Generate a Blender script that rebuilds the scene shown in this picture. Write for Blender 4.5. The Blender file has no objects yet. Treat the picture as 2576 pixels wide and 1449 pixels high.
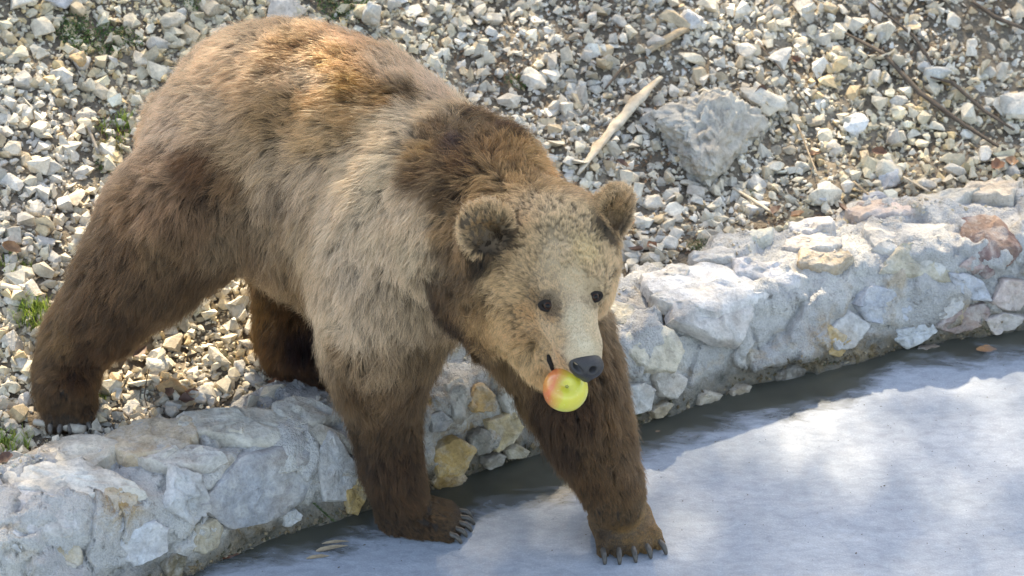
import bpy, bmesh, math, random
import numpy as np
from mathutils import Vector, Matrix, Euler, noise as mnoise
from mathutils.bvhtree import BVHTree
random.seed(7)
rng = np.random.default_rng(7)
scene = bpy.context.scene
col = scene.collection

# ------------------------------------------------------------------ camera
PITCH = math.radians(30.0)
TX = 0.1375                                   # half width of the view at distance 1
CAM = np.array([0.0, -6.66, 4.455])
cd = bpy.data.cameras.new('camera'); cam = bpy.data.objects.new('camera', cd); col.objects.link(cam)
cam.location = CAM; cam.rotation_euler = (math.pi/2 - PITCH, 0, 0)
cd.sensor_width = 36; cd.lens = 18/TX; cd.clip_start = .1; cd.clip_end = 300
cd.dof.use_dof = True; cd.dof.focus_distance = 7.75; cd.dof.aperture_fstop = 7.1
scene.camera = cam

# ------------------------------------------------------------------ light
SUN_DIR = np.array([-.09, 0.78, 0.62]); SUN_DIR /= np.linalg.norm(SUN_DIR)
w = bpy.data.worlds.new('World'); scene.world = w; w.use_nodes = True
nt = w.node_tree; bg = nt.nodes['Background']
sky = nt.nodes.new('ShaderNodeTexSky'); sky.sky_type = 'NISHITA'; sky.sun_disc = False
sky.sun_elevation = math.asin(SUN_DIR[2]); sky.sun_rotation = math.atan2(SUN_DIR[0], SUN_DIR[1])
sky.air_density = 1.0; sky.dust_density = 2.5; sky.ozone_density = 1.0
nt.links.new(sky.outputs[0], bg.inputs[0]); bg.inputs[1].default_value = 0.15
sl = bpy.data.lights.new('sun', 'SUN'); sl.energy = 4.8; sl.angle = math.radians(1.0); sl.color = (1, .93, .80)
so = bpy.data.objects.new('sun', sl); col.objects.link(so)
so.rotation_euler = Vector(-SUN_DIR).to_track_quat('-Z', 'Y').to_euler()
scene.view_settings.view_transform = 'Standard'; scene.view_settings.look = 'None'
scene.view_settings.gamma = 1; scene.view_settings.use_curve_mapping = False
scene.view_settings.exposure = 2.05
scene.view_settings.use_white_balance = True; scene.view_settings.white_balance_temperature = 8000; scene.view_settings.white_balance_tint = 10
scene.cycles.use_denoising = True
scene.cycles.max_bounces = 6; scene.cycles.diffuse_bounces = 3; scene.cycles.glossy_bounces = 3
scene.cycles.transmission_bounces = 4; scene.cycles.transparent_max_bounces = 6
scene.cycles.caustics_reflective = False; scene.cycles.caustics_refractive = False

# ------------------------------------------------------------------ pixel -> place (2576 x 1449 picture)
FW = np.array([0, math.cos(PITCH), -math.sin(PITCH)]); UPV = np.array([0, math.sin(PITCH), math.cos(PITCH)])
def ray(u, v):
    return FW + np.array([1., 0, 0])*((u-1288)/1288*TX) - UPV*((v-724.5)/1288*TX)
def P(u, v, Y):
    d = ray(u, v); return CAM + d*((Y-CAM[1])/d[1])
def PZ(u, v, z):
    d = ray(u, v); return CAM + d*((z-CAM[2])/d[2])
def proj(p):
    q = np.asarray(p) - CAM; dz = q@FW
    return 1288 + q[..., 0]/dz/TX*1288, 724.5 - (q@UPV)/dz/TX*1288

# ------------------------------------------------------------------ noise in numpy
def make_fbm(seed, octaves=4, dims=3):
    r = np.random.default_rng(seed); W = []
    for o in range(octaves):
        k = r.normal(size=(10, dims)); k /= np.linalg.norm(k, axis=1)[:, None]
        W.append((k*(2**o)*r.uniform(.7, 1.4, (10, 1)), r.uniform(0, 6.28, 10)))
    def f(p, freq=1.0):
        out = 0
        for o, (k, ph) in enumerate(W):
            out = out + np.sin(p@(k.T*freq*6.28) + ph).sum(-1)/10**.5*.55**o
        return out*.75
    return f
fa, fb, fc, fd = [make_fbm(s, 3) for s in (1, 2, 3, 4)]
f2 = make_fbm(9, 4, 2)

from mathutils.kdtree import KDTree
def facets(p, freq, seed, tilt=.45, step=.35, groove=.10):
    """broken-rock relief: every Voronoi cell is a tilted plane of its own, joints cut in between"""
    r = np.random.default_rng(seed); lo, hi = p.min(0)-1/freq, p.max(0)+1/freq
    n = int(np.clip(np.prod((hi-lo)*freq), 8, 60000)); c = r.uniform(lo, hi, (n, 3)); kd = KDTree(n)
    for i in range(n): kd.insert(c[i], i)
    kd.balance(); i1 = np.empty(len(p), int); d1 = np.empty(len(p)); d2 = np.empty(len(p))
    for k in range(len(p)):
        a, b = kd.find_n(p[k], 2); i1[k] = a[1]; d1[k] = a[2]; d2[k] = b[2]
    tv = r.normal(size=(n, 3))*tilt; hv = r.uniform(-1, 1, n)*step/freq
    rel = p-c[i1]; gap = np.clip((d2-d1)*freq/.12, 0, 1)
    return (rel*tv[i1]).sum(1)*(.3+.7*gap) + hv[i1]*gap - (1-gap)*groove/freq
# ------------------------------------------------------------------ small scene helpers
def tag(o, label=None, cat=None, group=None, kind=None):
    if label: o['label'] = label
    if cat: o['category'] = cat
    if group: o['group'] = group
    if kind: o['kind'] = kind
    return o
def link(name, data, parent=None, mat=None):
    o = bpy.data.objects.new(name, data); col.objects.link(o)
    if mat is not None and not data.materials: data.materials.append(mat)
    if parent is not None: o.parent = parent
    return o
def mesh_np(name, V, F, smooth=True, cols=None):
    """F: (n,3) or (n,4) int array"""
    V = np.asarray(V, dtype=np.float32); F = np.asarray(F, dtype=np.int32)
    me = bpy.data.meshes.new(name); n = F.shape[1]
    me.vertices.add(len(V)); me.vertices.foreach_set('co', V.ravel())
    me.loops.add(F.size); me.loops.foreach_set('vertex_index', F.ravel())
    me.polygons.add(len(F)); me.polygons.foreach_set('loop_start', np.arange(0, F.size, n, dtype=np.int32))
    me.polygons.foreach_set('use_smooth', np.full(len(F), smooth))
    if cols is not None:
        a = me.attributes.new('tint', 'FLOAT_COLOR', 'POINT')
        c = np.ones((len(V), 4), dtype=np.float32); c[:, :3] = cols; a.data.foreach_set('color', c.ravel())
    me.update(calc_edges=True); me.validate()
    return me
def grid_faces(nu, nv):
    i, j = np.meshgrid(np.arange(nu-1), np.arange(nv-1), indexing='ij'); a = (i*nv + j).ravel()
    return np.stack([a, a+nv, a+nv+1, a+1], 1)
def unit(a): a = np.asarray(a, float); return a/np.linalg.norm(a)
def lin(c):
    c = np.asarray(c, dtype=float)/255.
    return np.where(c <= .04045, c/12.92, ((c+.055)/1.055)**2.4)

# ------------------------------------------------------------------ materials
class NT:
    def __init__(s, name):
        s.m = bpy.data.materials.new(name); s.m.use_nodes = True; s.t = s.m.node_tree
        s.t.nodes.clear(); s.out = s.n('ShaderNodeOutputMaterial')
    def n(s, typ, **kw):
        nd = s.t.nodes.new(typ)
        for k, v in kw.items():
            if k.startswith('i_'):
                key = k[2:]; key = int(key) if key.isdigit() else key.replace('_', ' ')
                if hasattr(v, 'bl_idname') or isinstance(v, bpy.types.NodeSocket): s.t.links.new(v, nd.inputs[key])
                else: nd.inputs[key].default_value = v
            else: setattr(nd, k, v)
        return nd
    def l(s, a, b): s.t.links.new(a, b)
    def noise(s, scale, detail=5, rough=.6, vec=None, dist=0.0):
        nd = s.n('ShaderNodeTexNoise'); nd.inputs['Scale'].default_value = scale; nd.inputs['Detail'].default_value = detail
        nd.inputs['Roughness'].default_value = rough; nd.inputs['Distortion'].default_value = dist
        if vec is not None: s.l(vec, nd.inputs['Vector'])
        return nd.outputs['Fac']
    def ramp(s, fac, stops):
        nd = s.n('ShaderNodeValToRGB'); s.l(fac, nd.inputs[0]); e = nd.color_ramp.elements
        while len(e) < len(stops): e.new(.5)
        for el, (p, c) in zip(e, stops):
            el.position = p; el.color = (c, c, c, 1) if np.isscalar(c) else (*c, 1)
        return nd.outputs[0]
    def mix(s, fac, a, b, mode='MIX'):
        nd = s.n('ShaderNodeMix', data_type='RGBA', blend_type=mode)
        for k, v in ((0, fac), (6, a), (7, b)):
            if isinstance(v, bpy.types.NodeSocket): s.l(v, nd.inputs[k])
            else: nd.inputs[k].default_value = v if np.isscalar(v) else ((*v, 1) if len(v) == 3 else v)
        return nd.outputs[2]
    def math(s, op, a, b=0.0):
        nd = s.n('ShaderNodeMath', operation=op)
        for k, v in ((0, a), (1, b)):
            if isinstance(v, bpy.types.NodeSocket): s.l(v, nd.inputs[k])
            else: nd.inputs[k].default_value = v
        return nd.outputs[0]
    def bump(s, h, strength=.5, dist=.01, nrm=None):
        nd = s.n('ShaderNodeBump'); nd.inputs['Strength'].default_value = strength; nd.inputs['Distance'].default_value = dist
        s.l(h, nd.inputs['Height'])
        if nrm is not None: s.l(nrm, nd.inputs['Normal'])
        return nd.outputs[0]
    def bsdf(s, base, rough=.8, nrm=None, **kw):
        nd = s.n('ShaderNodeBsdfPrincipled')
        for k, v in (('Base Color', base), ('Roughness', rough)):
            if isinstance(v, bpy.types.NodeSocket): s.l(v, nd.inputs[k])
            else: nd.inputs[k].default_value = v if np.isscalar(v) else (*v, 1)
        if nrm is not None: s.l(nrm, nd.inputs['Normal'])
        for k, v in kw.items():
            nd.inputs[k.replace('_', ' ')].default_value = v
        return nd.outputs[0]
    def done(s, sh): s.l(sh, s.out.inputs[0]); return s.m
    def coord(s, which='Object'): return s.n('ShaderNodeTexCoord').outputs[which]
    def scaled(s, vec, sc):
        nd = s.n('ShaderNodeMapping'); s.l(vec, nd.inputs[0]); nd.inputs['Scale'].default_value = sc; return nd.outputs[0]

def rock_material(name, source, ns=1.0, stain=.35, bumpd=.004, rough=.85, pale=0.):
    t = NT(name); co = t.n('ShaderNodeNewGeometry').outputs['Position']
    if source == 'object': base = t.n('ShaderNodeObjectInfo').outputs['Color']
    else: base = t.n('ShaderNodeAttribute', attribute_name='tint').outputs['Color']
    n1 = t.noise(28*ns, 6, .65, co); n2 = t.noise(9*ns, 4, .6, co, .6); n3 = t.noise(160*ns, 3, .7, co)
    c = t.mix(t.ramp(n2, [(.42, 0.), (.68, stain)]), base, (.33, .22, .12), 'MIX')
    if pale: c = t.mix(t.ramp(t.noise(17, 5, .7, co, .8), [(.46, 0.), (.60, pale)]), c, (.58, .56, .52))
    c = t.mix(1.0, c, t.ramp(n1, [(.3, .62), (.55, 1.), (.75, 1.15)]), 'MULTIPLY')
    c = t.mix(1.0, c, t.ramp(n3, [(.3, .8), (.6, 1.05)]), 'MULTIPLY')
    h = t.math('ADD', t.math('MULTIPLY', n1, 1.0), t.math('MULTIPLY', n3, .35))
    return t.done(t.bsdf(c, rough, t.bump(h, .7, bumpd*2)))
M = {}
M['stone'] = rock_material('limestone', 'object')
M['gravel'] = rock_material('limestone_gravel', 'tint', bumpd=.002)
M['wallstone'] = rock_material('quarried_stone', 'object', .8, .45, .007, pale=.4)

def mortar_material():
    t = NT('mortar'); co = t.n('ShaderNodeNewGeometry').outputs['Position']
    n1 = t.noise(4.0, 6, .65, co, .4); n2 = t.noise(30, 6, .7, co); n3 = t.noise(9, 5, .6, co, 1.0); n4 = t.noise(220, 2, .6, co)
    c = t.ramp(n1, [(.34, (.38, .38, .38)), (.5, (.52, .51, .49)), (.66, (.64, .62, .57))])
    c = t.mix(t.ramp(n3, [(.56, 0.), (.7, .55)]), c, (.50, .36, .20))
    c = t.mix(t.ramp(n2, [(.30, .75), (.42, 0.)]), c, (.12, .11, .09))
    st_ = t.math('MULTIPLY', t.n('ShaderNodeAttribute', attribute_name='stain').outputs['Fac'], t.ramp(t.noise(22, 5, .7, co, 1.2), [(.40, 0.), (.58, 1.)]))
    c = t.mix(st_, c, t.ramp(n2, [(.3, (.24, .12, .04)), (.7, (.55, .38, .16))]))
    sx = t.n('ShaderNodeSeparateXYZ'); t.l(co, sx.inputs[0]); z = sx.outputs[2]
    # algae, dirt and damp close above the waterline
    zz = t.math('ADD', z, t.math('MULTIPLY', t.math('SUBTRACT', n3, .5), .12))
    wet = t.ramp(zz, [(.0, 1.), (.035, .8), (.075, 0.)])
    c = t.mix(t.math('MULTIPLY', wet, .85), c, t.ramp(n2, [(.35, (.035, .035, .02)), (.6, (.14, .10, .05))]))
    c = t.mix(1.0, c, t.ramp(n4, [(.3, .8), (.6, 1.05)]), 'MULTIPLY')
    h = t.math('ADD', n2, t.math('MULTIPLY', n4, .35))
    rr = t.ramp(wet, [(0., .9), (1., .45)])
    return t.done(t.bsdf(c, rr, t.bump(h, 1., .016)))
M['mortar'] = mortar_material()

def soil_material():
    t = NT('soil'); co = t.n('ShaderNodeNewGeometry').outputs['Position']
    n1 = t.noise(6, 5, .6, co); n2 = t.noise(90, 4, .7, co)
    c = t.ramp(n1, [(.35, (.13, .10, .07)), (.65, (.33, .28, .21))])
    c = t.mix(1., c, t.ramp(n2, [(.3, .5), (.6, 1.1)]), 'MULTIPLY')
    return t.done(t.bsdf(c, .95, t.bump(n2, 1., .01)))
M['soil'] = soil_material()

def water_material():
    t = NT('pond_water'); co = t.n('ShaderNodeNewGeometry').outputs['Position']
    n1 = t.noise(5, 4, .6, co); n2 = t.noise(40, 3, .6, co)
    c = t.ramp(n1, [(.3, (.030, .030, .018)), (.7, (.075, .070, .045))])
    return t.done(t.bsdf(c, .09, t.bump(n2, .06, .003), IOR=1.33))
M['water'] = water_material()

def ice_material():
    t = NT('pond_ice'); co = t.n('ShaderNodeNewGeometry').outputs['Position']
    st = t.scaled(co, (1., 2.2, 1.)); st2 = t.scaled(co, (1., 1.9, 1.))
    n1 = t.noise(2.2, 4, .6, st, .3); n2 = t.noise(26, 6, .72, st2, .5); n3 = t.noise(240, 2, .6, co); n4 = t.noise(7, 5, .6, st, .8)
    c = t.ramp(n1, [(.3, (.26, .30, .35)), (.55, (.325, .36, .41)), (.75, (.38, .415, .46))])
    c = t.mix(1., c, t.ramp(n2, [(.28, .80), (.5, 1.), (.7, 1.15)]), 'MULTIPLY')
    c = t.mix(1., c, t.ramp(n3, [(.3, .9), (.55, 1.), (.72, 1.16)]), 'MULTIPLY')
    c = t.mix(t.ramp(n4, [(.64, 0.), (.8, .5)]), c, (.16, .19, .22))
    thick = t.n('ShaderNodeAttribute', attribute_name='thick').outputs['Fac']
    k = t.math('ADD', thick, t.math('MULTIPLY', t.math('SUBTRACT', n4, .5), 1.0))
    k = t.math('ADD', k, t.math('MULTIPLY', t.math('SUBTRACT', n2, .5), .25))
    a = t.ramp(k, [(.32, 0.05), (.50, .45), (.72, 1.)])
    c = t.mix(a, (.22, .235, .24), c)
    h = t.math('ADD', n2, t.math('MULTIPLY', n3, .5))
    sh = t.bsdf(c, t.ramp(n3, [(.38, .42), (.6, .72)]), t.bump(h, .30, .005), IOR=1.31, Specular_IOR_Level=.22)
    tr = t.n('ShaderNodeBsdfTransparent'); mx = t.n('ShaderNodeMixShader')
    t.l(t.ramp(a, [(0., 0.06), (1., 1.)]), mx.inputs[0]); t.l(tr.outputs[0], mx.inputs[1]); t.l(sh, mx.inputs[2])
    return t.done(mx.outputs[0])
M['ice'] = ice_material()

def plain(name, base, rough=.7, var=.3, ns=30, bumpd=.003, **kw):
    t = NT(name); co = t.coord('Object'); n = t.noise(ns, 5, .65, co)
    b = np.array(base)
    c = t.ramp(n, [(.3, tuple(b*(1-var))), (.7, tuple(np.minimum(b*(1+var), .95)))])
    return t.done(t.bsdf(c, rough, t.bump(n, .5, bumpd), **kw))
# ================================================================== GROUND, WALL, WATER
WL = np.array([PZ(u, v, 0) for u, v in [(-1500, 2250), (-400, 1790), (100, 1570), (480, 1449), (620, 1385), (780, 1325), (900, 1290), (1100, 1225),
      (1330, 1150), (1620, 1070), (1800, 1000), (2000, 940), (2250, 880), (2576, 830), (3000, 790), (4200, 700)]])
def wline(x): return np.interp(x, WL[:, 0], WL[:, 1])
def qdist(x, y): return (y - wline(x))*.87
WT = .30
def ground_z(x, y):
    s = qdist(x, y) - WT
    z = .165 + np.where(s < .25, s*.10, .025 + (s-.25)*.40)
    z = np.where(s > .25, z, z)
    p = np.stack([x, y], -1)
    z = z + f2(p, .8)*.018*np.clip(s+.1, 0, 1) + f2(p+5, 3.)*.006
    return np.where(s < -.12, .165 - .6*(-.12-s), z)

# terrain sheet, far beyond the frame
nx, ny = 260, 240
xs = np.concatenate([np.linspace(-30, -2, 20), np.linspace(-1.9, 1.9, nx-40), np.linspace(2, 30, 20)])
qs = np.concatenate([np.linspace(-.14, 2.6, ny-30)+0, np.linspace(2.7, 30, 30)]) + WT
X, Q = np.meshgrid(xs, qs, indexing='ij'); Y = Q/.87 + wline(X)
Z = ground_z(X, Y)
Z = np.where(Q-WT > 8, Z-(Q-WT-8)*.2, Z)
me = mesh_np('gravel_slope', np.stack([X, Y, Z], -1).reshape(-1, 3), grid_faces(nx, ny))
ground = link('gravel_slope', me, None, M['soil']); tag(ground, kind='structure')

# water and ice
me = mesh_np('pond_water', [(-30, -30, 0), (30, -30, 0), (30, 12, 0), (-30, 12, 0)], [[0, 1, 2, 3]])
tag(link('pond_water', me, None, M['water']), kind='structure')
IE = np.array([PZ(u, v, 0) for u, v in [(-1500, 2300), (-300, 1830), (300, 1530), (520, 1447), (700, 1405), (860, 1375), (980, 1325), (1200, 1285), (1440, 1240), (1600, 1150),
      (1760, 1090), (1900, 1050), (2040, 1025), (2130, 1005), (2250, 925), (2400, 905), (2576, 890), (3000, 850), (4200, 780)]])
xs = np.concatenate([np.linspace(-20, -1.8, 12), np.linspace(-1.7, 1.7, 300), np.linspace(1.8, 20, 12)])
ts = np.concatenate([np.linspace(-.35, 0, 30), np.linspace(0.01, 1.3, 60), np.linspace(1.5, 20, 14)])
X, T = np.meshgrid(xs, ts, indexing='ij')
Y = np.interp(X, IE[:, 0], IE[:, 1]) - T
V = np.stack([X, Y, np.full_like(X, .005)], -1).reshape(-1, 3)
me = mesh_np('ice_sheet', V, grid_faces(*X.shape)[:, ::-1])
a = me.attributes.new('thick', 'FLOAT', 'POINT')
a.data.foreach_set('value', np.clip(.5 + T.ravel()*4.5, 0, 1.5).astype(np.float32))
tag(link('pond_ice', me, None, M['ice']), kind='structure')

def vnoise(p, f): return np.stack([fa(p, f), fb(p, f), fc(p, f)], -1)
# wall mortar body
prof = np.array([(-.10, -.20), (-.015, -.06), (.0, .0), (.012, .06), (.03, .12), (.05, .165), (.085, .193), (.14, .205), (.22, .208), (.29, .198), (.34, .17), (.38, .10), (.40, .0)])
tt = np.linspace(0, 1, 120); dl = np.r_[0, np.cumsum(np.hypot(*np.diff(prof, axis=0).T))]; dl /= dl[-1]
pq = np.interp(tt, dl, prof[:, 0]); pz = np.interp(tt, dl, prof[:, 1])
xs = np.concatenate([np.linspace(-12, -1.6, 60), np.linspace(-1.58, 1.6, 620), np.linspace(1.65, 12, 60)])
X = np.repeat(xs[:, None], 120, 1); Q = np.repeat(pq[None], len(xs), 0); Zw = np.repeat(pz[None], len(xs), 0)
Yw = wline(X) + Q/.87
# smooth the polyline a little
tang = np.gradient(wline(xs), xs); tang = np.convolve(np.pad(tang, 6, 'edge'), np.ones(13)/13, 'valid')
nq = np.gradient(pz, tt); nz = -np.gradient(pq, tt); nn = np.hypot(nq, nz)+1e-9; nq, nz = -nq/nn, -nz/nn
pt = np.stack([X, Yw, Zw], -1)
flatp = pt.reshape(-1, 3); near = np.abs(flatp[:, 0]) < 1.75; fac = np.zeros(len(flatp))
warp = vnoise(flatp[near], 6.)*.02
fac[near] = facets(flatp[near]+warp, 6.5, 5, .12, .08, .03) + facets(flatp[near]+warp, 17., 6, .07, .045, .04) + facets(flatp[near]+warp, 48., 8, .2, .15, .06)*.45
lump = fa(pt, 1.6)*.014 + fac.reshape(X.shape) + fc(pt, 13.)*.0025 + fd(pt, 34.)*.0018
fade = np.clip((Zw+.05)/.1, .3, 1)
lump *= fade
sm = np.stack([X, Yw, Zw], -1).reshape(-1, 3)
Yw = Yw + (nq[None]*lump)/.87; Zw = Zw + nz[None]*lump
wv = np.stack([X, Yw, Zw], -1).reshape(-1, 3); wf = grid_faces(len(xs), 120)[:, ::-1]
me = mesh_np('retaining_wall', wv, wf)
wall = link('pond_wall', me, None, M['mortar'])
tag(wall, 'low curb of pale stones set in grey mortar along the frozen pond', 'wall')
smooth_bvh = BVHTree.FromPolygons([tuple(v) for v in sm], [tuple(int(i) for i in f) for f in wf])
wall_bvh = BVHTree.FromPolygons([tuple(v) for v in wv], [tuple(int(i) for i in f) for f in wf])
def hit(bvh, u, v):
    d = Vector(ray(u, v)).normalized(); r = bvh.ray_cast(Vector(CAM), d)
    return r if r[0] is not None else None
STAINS = [(1130, 1150, .07), (1215, 1010, .05), (1100, 1220, .05), (890, 1250, .045), (1270, 1090, .05), (1180, 1100, .05), (2085, 850, .05), (2060, 930, .04), (300, 1260, .06), (620, 1330, .04), (2190, 880, .04), (1600, 1050, .03), (2440, 800, .05), (1080, 1010, .04)]
sa = np.zeros(len(wv))
for su, sv_, sr in STAINS:
    r = hit(wall_bvh, su, sv_)
    if r: sa = np.maximum(sa, np.exp(-(((wv-np.array(r[0]))**2).sum(1)/sr**2)))
at = wall.data.attributes.new('stain', 'FLOAT', 'POINT'); at.data.foreach_set('value', sa.astype(np.float32))
def on_ground(u, v, it=40):
    z = .25
    for _ in range(it):
        p = PZ(u, v, z); z = .6*z + .4*float(ground_z(p[0], p[1]))
    return np.array([p[0], p[1], z])
def ground_normal(x, y):
    e = .03; gx = (ground_z(np.float64(x+e), np.float64(y)) - ground_z(np.float64(x-e), np.float64(y)))/(2*e)
    gy = (ground_z(np.float64(x), np.float64(y+e)) - ground_z(np.float64(x), np.float64(y-e)))/(2*e)
    return Vector((-gx, -gy, 1)).normalized()

# ---------------------------------------------------------------- stone shapes
def hull_bm(n, seed, flat=.6, jit=.25, boxy=0.0):
    r = random.Random(seed); bm = bmesh.new()
    for i in range(n):
        v = Vector((r.gauss(0, 1), r.gauss(0, 1), r.gauss(0, 1))).normalized()
        if boxy:
            m = max(abs(c) for c in v); v = v.lerp(v/m, boxy)
        v *= 1 - r.random()*jit; v.z *= flat
        bm.verts.new(v)
    res = bmesh.ops.convex_hull(bm, input=bm.verts[:])
    junk = list({g for g in res['geom_interior'] + res['geom_unused'] if isinstance(g, bmesh.types.BMVert)})
    if junk: bmesh.ops.delete(bm, geom=junk, context='VERTS')
    return bm
def bm_arrays(bm):
    bmesh.ops.triangulate(bm, faces=bm.faces[:]); bm.verts.index_update()
    V = np.array([v.co[:] for v in bm.verts]); F = np.array([[v.index for v in f.verts] for f in bm.faces]); bm.free()
    return V, F
def stone_mesh(name, n, seed, flat=.6, boxy=0., bev=.09, sub=0, rough=0., freq=2.):
    bm = hull_bm(n, seed, flat, .25, boxy)
    bmesh.ops.dissolve_limit(bm, angle_limit=.22, verts=bm.verts[:], edges=bm.edges[:])
    if bev: bmesh.ops.bevel(bm, geom=bm.edges[:], offset=bev, segments=1, affect='EDGES', profile=.5, clamp_overlap=True)
    if sub:
        bmesh.ops.triangulate(bm, faces=bm.faces[:])
        for _ in range(sub): bmesh.ops.subdivide_edges(bm, edges=bm.edges[:], cuts=1, use_grid_fill=True, smooth=0.15)
    V, F = bm_arrays(bm)
    if rough:
        o = np.random.default_rng(seed).uniform(-50, 50, 3)
        d = fa(V+o, freq*.35)*rough + (1-2*np.abs(fb(V+o, freq*.8)))*rough*.5 + fc(V+o, freq*2)*rough*.25 + fd(V+o, freq*5)*rough*.12
        if sub > 1: d = d*.45 + facets(V, freq*.75, seed, .4, .3)*rough*2. + facets(V, freq*2.2, seed+1, .45, .4)*rough*2.
        n_ = V/np.linalg.norm(V, axis=1)[:, None]; V = V + n_*d[:, None]
    return mesh_np(name, V, F, smooth=bool(sub))
big_protos = []
for i in range(14):
    me = stone_mesh('stone_shape', 13+i % 5, 100+i, random.Random(i).uniform(.45, .8), .35*(i % 3), .06)
    me.materials.append(M['stone']); big_protos.append(me)
STONE_COLS = [(.68, .66, .61), (.64, .61, .54), (.72, .70, .66), (.60, .58, .54), (.68, .63, .53), (.54, .53, .50), (.71, .66, .56), (.62, .62, .61), (.50, .45, .37), (.64, .53, .38)]
STONE_COLS = [(r*1.02, g*.99, b_*.93) for r, g, b_ in STONE_COLS]
def rand_stone_col(r, x=0, y=0):
    c = np.array(STONE_COLS[int(r.random()**1.3*len(STONE_COLS)) % len(STONE_COLS)])*r.uniform(.82, 1.12)
    return np.minimum(c, .80)

def seat(o, p, nrm, spin, size, sc=(1, 1, 1), tilt=0.):
    q = Vector(nrm).to_track_quat('Z', 'Y').to_matrix().to_4x4()
    o.matrix_world = Matrix.Translation(Vector(p)) @ q @ Matrix.Rotation(spin, 4, 'Z') @ Matrix.Rotation(tilt, 4, 'X') @ Matrix.Diagonal((size*sc[0], size*sc[1], size*sc[2], 1))

# ---------------------------------------------------------------- scattered gravel: one joined mesh
small = []
for i in range(30):
    bm = hull_bm(9 + i % 4, 300+i, random.Random(i+50).uniform(.5, .95), .3, .3*(i % 3)); small.append(bm_arrays(bm))
def visible_region(n, zmax=0.2):
    """random ground places in and somewhat around the frame"""
    u = rng.uniform(-420, 3000, n); v = rng.uniform(-260, 1300, n)
    D = FW[None] + np.array([[1., 0, 0]])*((u-1288)/1288*TX)[:, None] - UPV[None]*((v-724.5)/1288*TX)[:, None]
    z = np.full(n, .3)
    for _ in range(45):
        p = CAM + D*((z-CAM[2])/D[:, 2])[:, None]; z = .6*z + .4*ground_z(p[:, 0], p[:, 1])
    p[:, 2] = z
    ok = qdist(p[:, 0], p[:, 1]) > WT-.06
    return p[ok], u[ok], v[ok]
# dark, soil-rich spots seen in the picture (u, v, radius, how bare)
BARE = [(1560, 130, 130, .35), (1640, 330, 110, .45), (2480, 90, 170, .6), (2440, 330, 120, .5), (1600, 440, 70, .3), (1720, 610, 60, .5), (2080, 560, 90, .4), (1950, 580, 60, .5),
        (2250, 480, 60, .3), (250, 110, 60, .5), (870, 30, 60, .5), (280, 330, 50, .4), (1290, 200, 60, .4), (1230, 120, 100, .4), (60, 1150, 60, .5), (2300, 150, 100, .4), (450, 1000, 30, .2), (1500, 50, 80, .35)]
def bareness(u, v):
    b = np.zeros_like(u)
    for bu, bv, r, k in BARE: b = np.maximum(b, k*np.exp(-(((u-bu)/r)**2+((v-bv)/r)**2)))
    return b
def scatter(n, smin, smax, power, zoff, keepbare=1.0):
    p, u, v = visible_region(n); m = len(p)
    keep = rng.random(m) > bareness(u, v)*keepbare + .10*np.clip(f2(p[:, :2], 2.2), 0, 1)
    p, u, v = p[keep], u[keep], v[keep]; m = len(p)
    s = smin*(smax/smin)**(rng.random(m)**power)
    return p, s, u, v
groups = [scatter(36000, .0042, .011, 1.2, 0), scatter(15000, .009, .019, 1.6, 0, .9), scatter(3600, .018, .032, 1.8, 0, .7)]
Vs, Fs, Cs = [], [], []; base = 0
for gi, (p, s, u, v) in enumerate(groups):
    m = len(p)
    pid = rng.integers(0, len(small), m)
    ci = (rng.random(m)**1.25*len(STONE_COLS)).astype(int) % len(STONE_COLS)
    colr = np.array(STONE_COLS)[ci]*rng.uniform(.78, 1.15, (m, 1))
    warm = np.clip(f2(p[:, :2]+9, .5)*.5+.35, 0, 1)[:, None]*np.array([[.02, -.01, -.08]]); colr = np.clip(colr+warm, .05, .80)
    # quaternions -> tilt mostly lying on the slope
    yaw = rng.uniform(0, 6.28, m); tx = rng.normal(0, .5, m)+.3; ty = rng.normal(0, .5, m)
    cy, sy, cx, sx, cz_, sz_ = np.cos(yaw), np.sin(yaw), np.cos(tx), np.sin(tx), np.cos(ty), np.sin(ty)
    Rz = np.zeros((m, 3, 3)); Rz[:, 0, 0] = cy; Rz[:, 0, 1] = -sy; Rz[:, 1, 0] = sy; Rz[:, 1, 1] = cy; Rz[:, 2, 2] = 1
    Rx = np.zeros((m, 3, 3)); Rx[:, 0, 0] = 1; Rx[:, 1, 1] = cx; Rx[:, 1, 2] = -sx; Rx[:, 2, 1] = sx; Rx[:, 2, 2] = cx
    Ry = np.zeros((m, 3, 3)); Ry[:, 1, 1] = 1; Ry[:, 0, 0] = cz_; Ry[:, 0, 2] = sz_; Ry[:, 2, 0] = -sz_; Ry[:, 2, 2] = cz_
    R = Rx@Ry@Rz; S = rng.uniform(.7, 1.25, (m, 3))*s[:, None]
    for k, (sv, sf) in enumerate(small):
        idx = np.where(pid == k)[0]
        if not len(idx): continue
        vv = np.einsum('mij,mnj->mni', R[idx], sv[None]*S[idx][:, None, :]) + p[idx][:, None, :]
        vv[:, :, 2] += (s[idx]*rng.uniform(-.05, .75, len(idx)))[:, None]
        nv = len(sv); Vs.append(vv.reshape(-1, 3))
        Fs.append((sf[None] + (np.arange(len(idx))*nv)[:, None, None] + base).reshape(-1, 3))
        Cs.append(np.repeat(colr[idx], nv, 0)); base += nv*len(idx)
me = mesh_np('gravel', np.concatenate(Vs), np.concatenate(Fs), False, np.concatenate(Cs))
gravel = link('gravel', me, None, M['gravel']); tag(gravel, 'loose pale limestone gravel covering the slope behind the pond curb', 'gravel', kind='stuff')
print('gravel tris', len(me.polygons))

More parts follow.
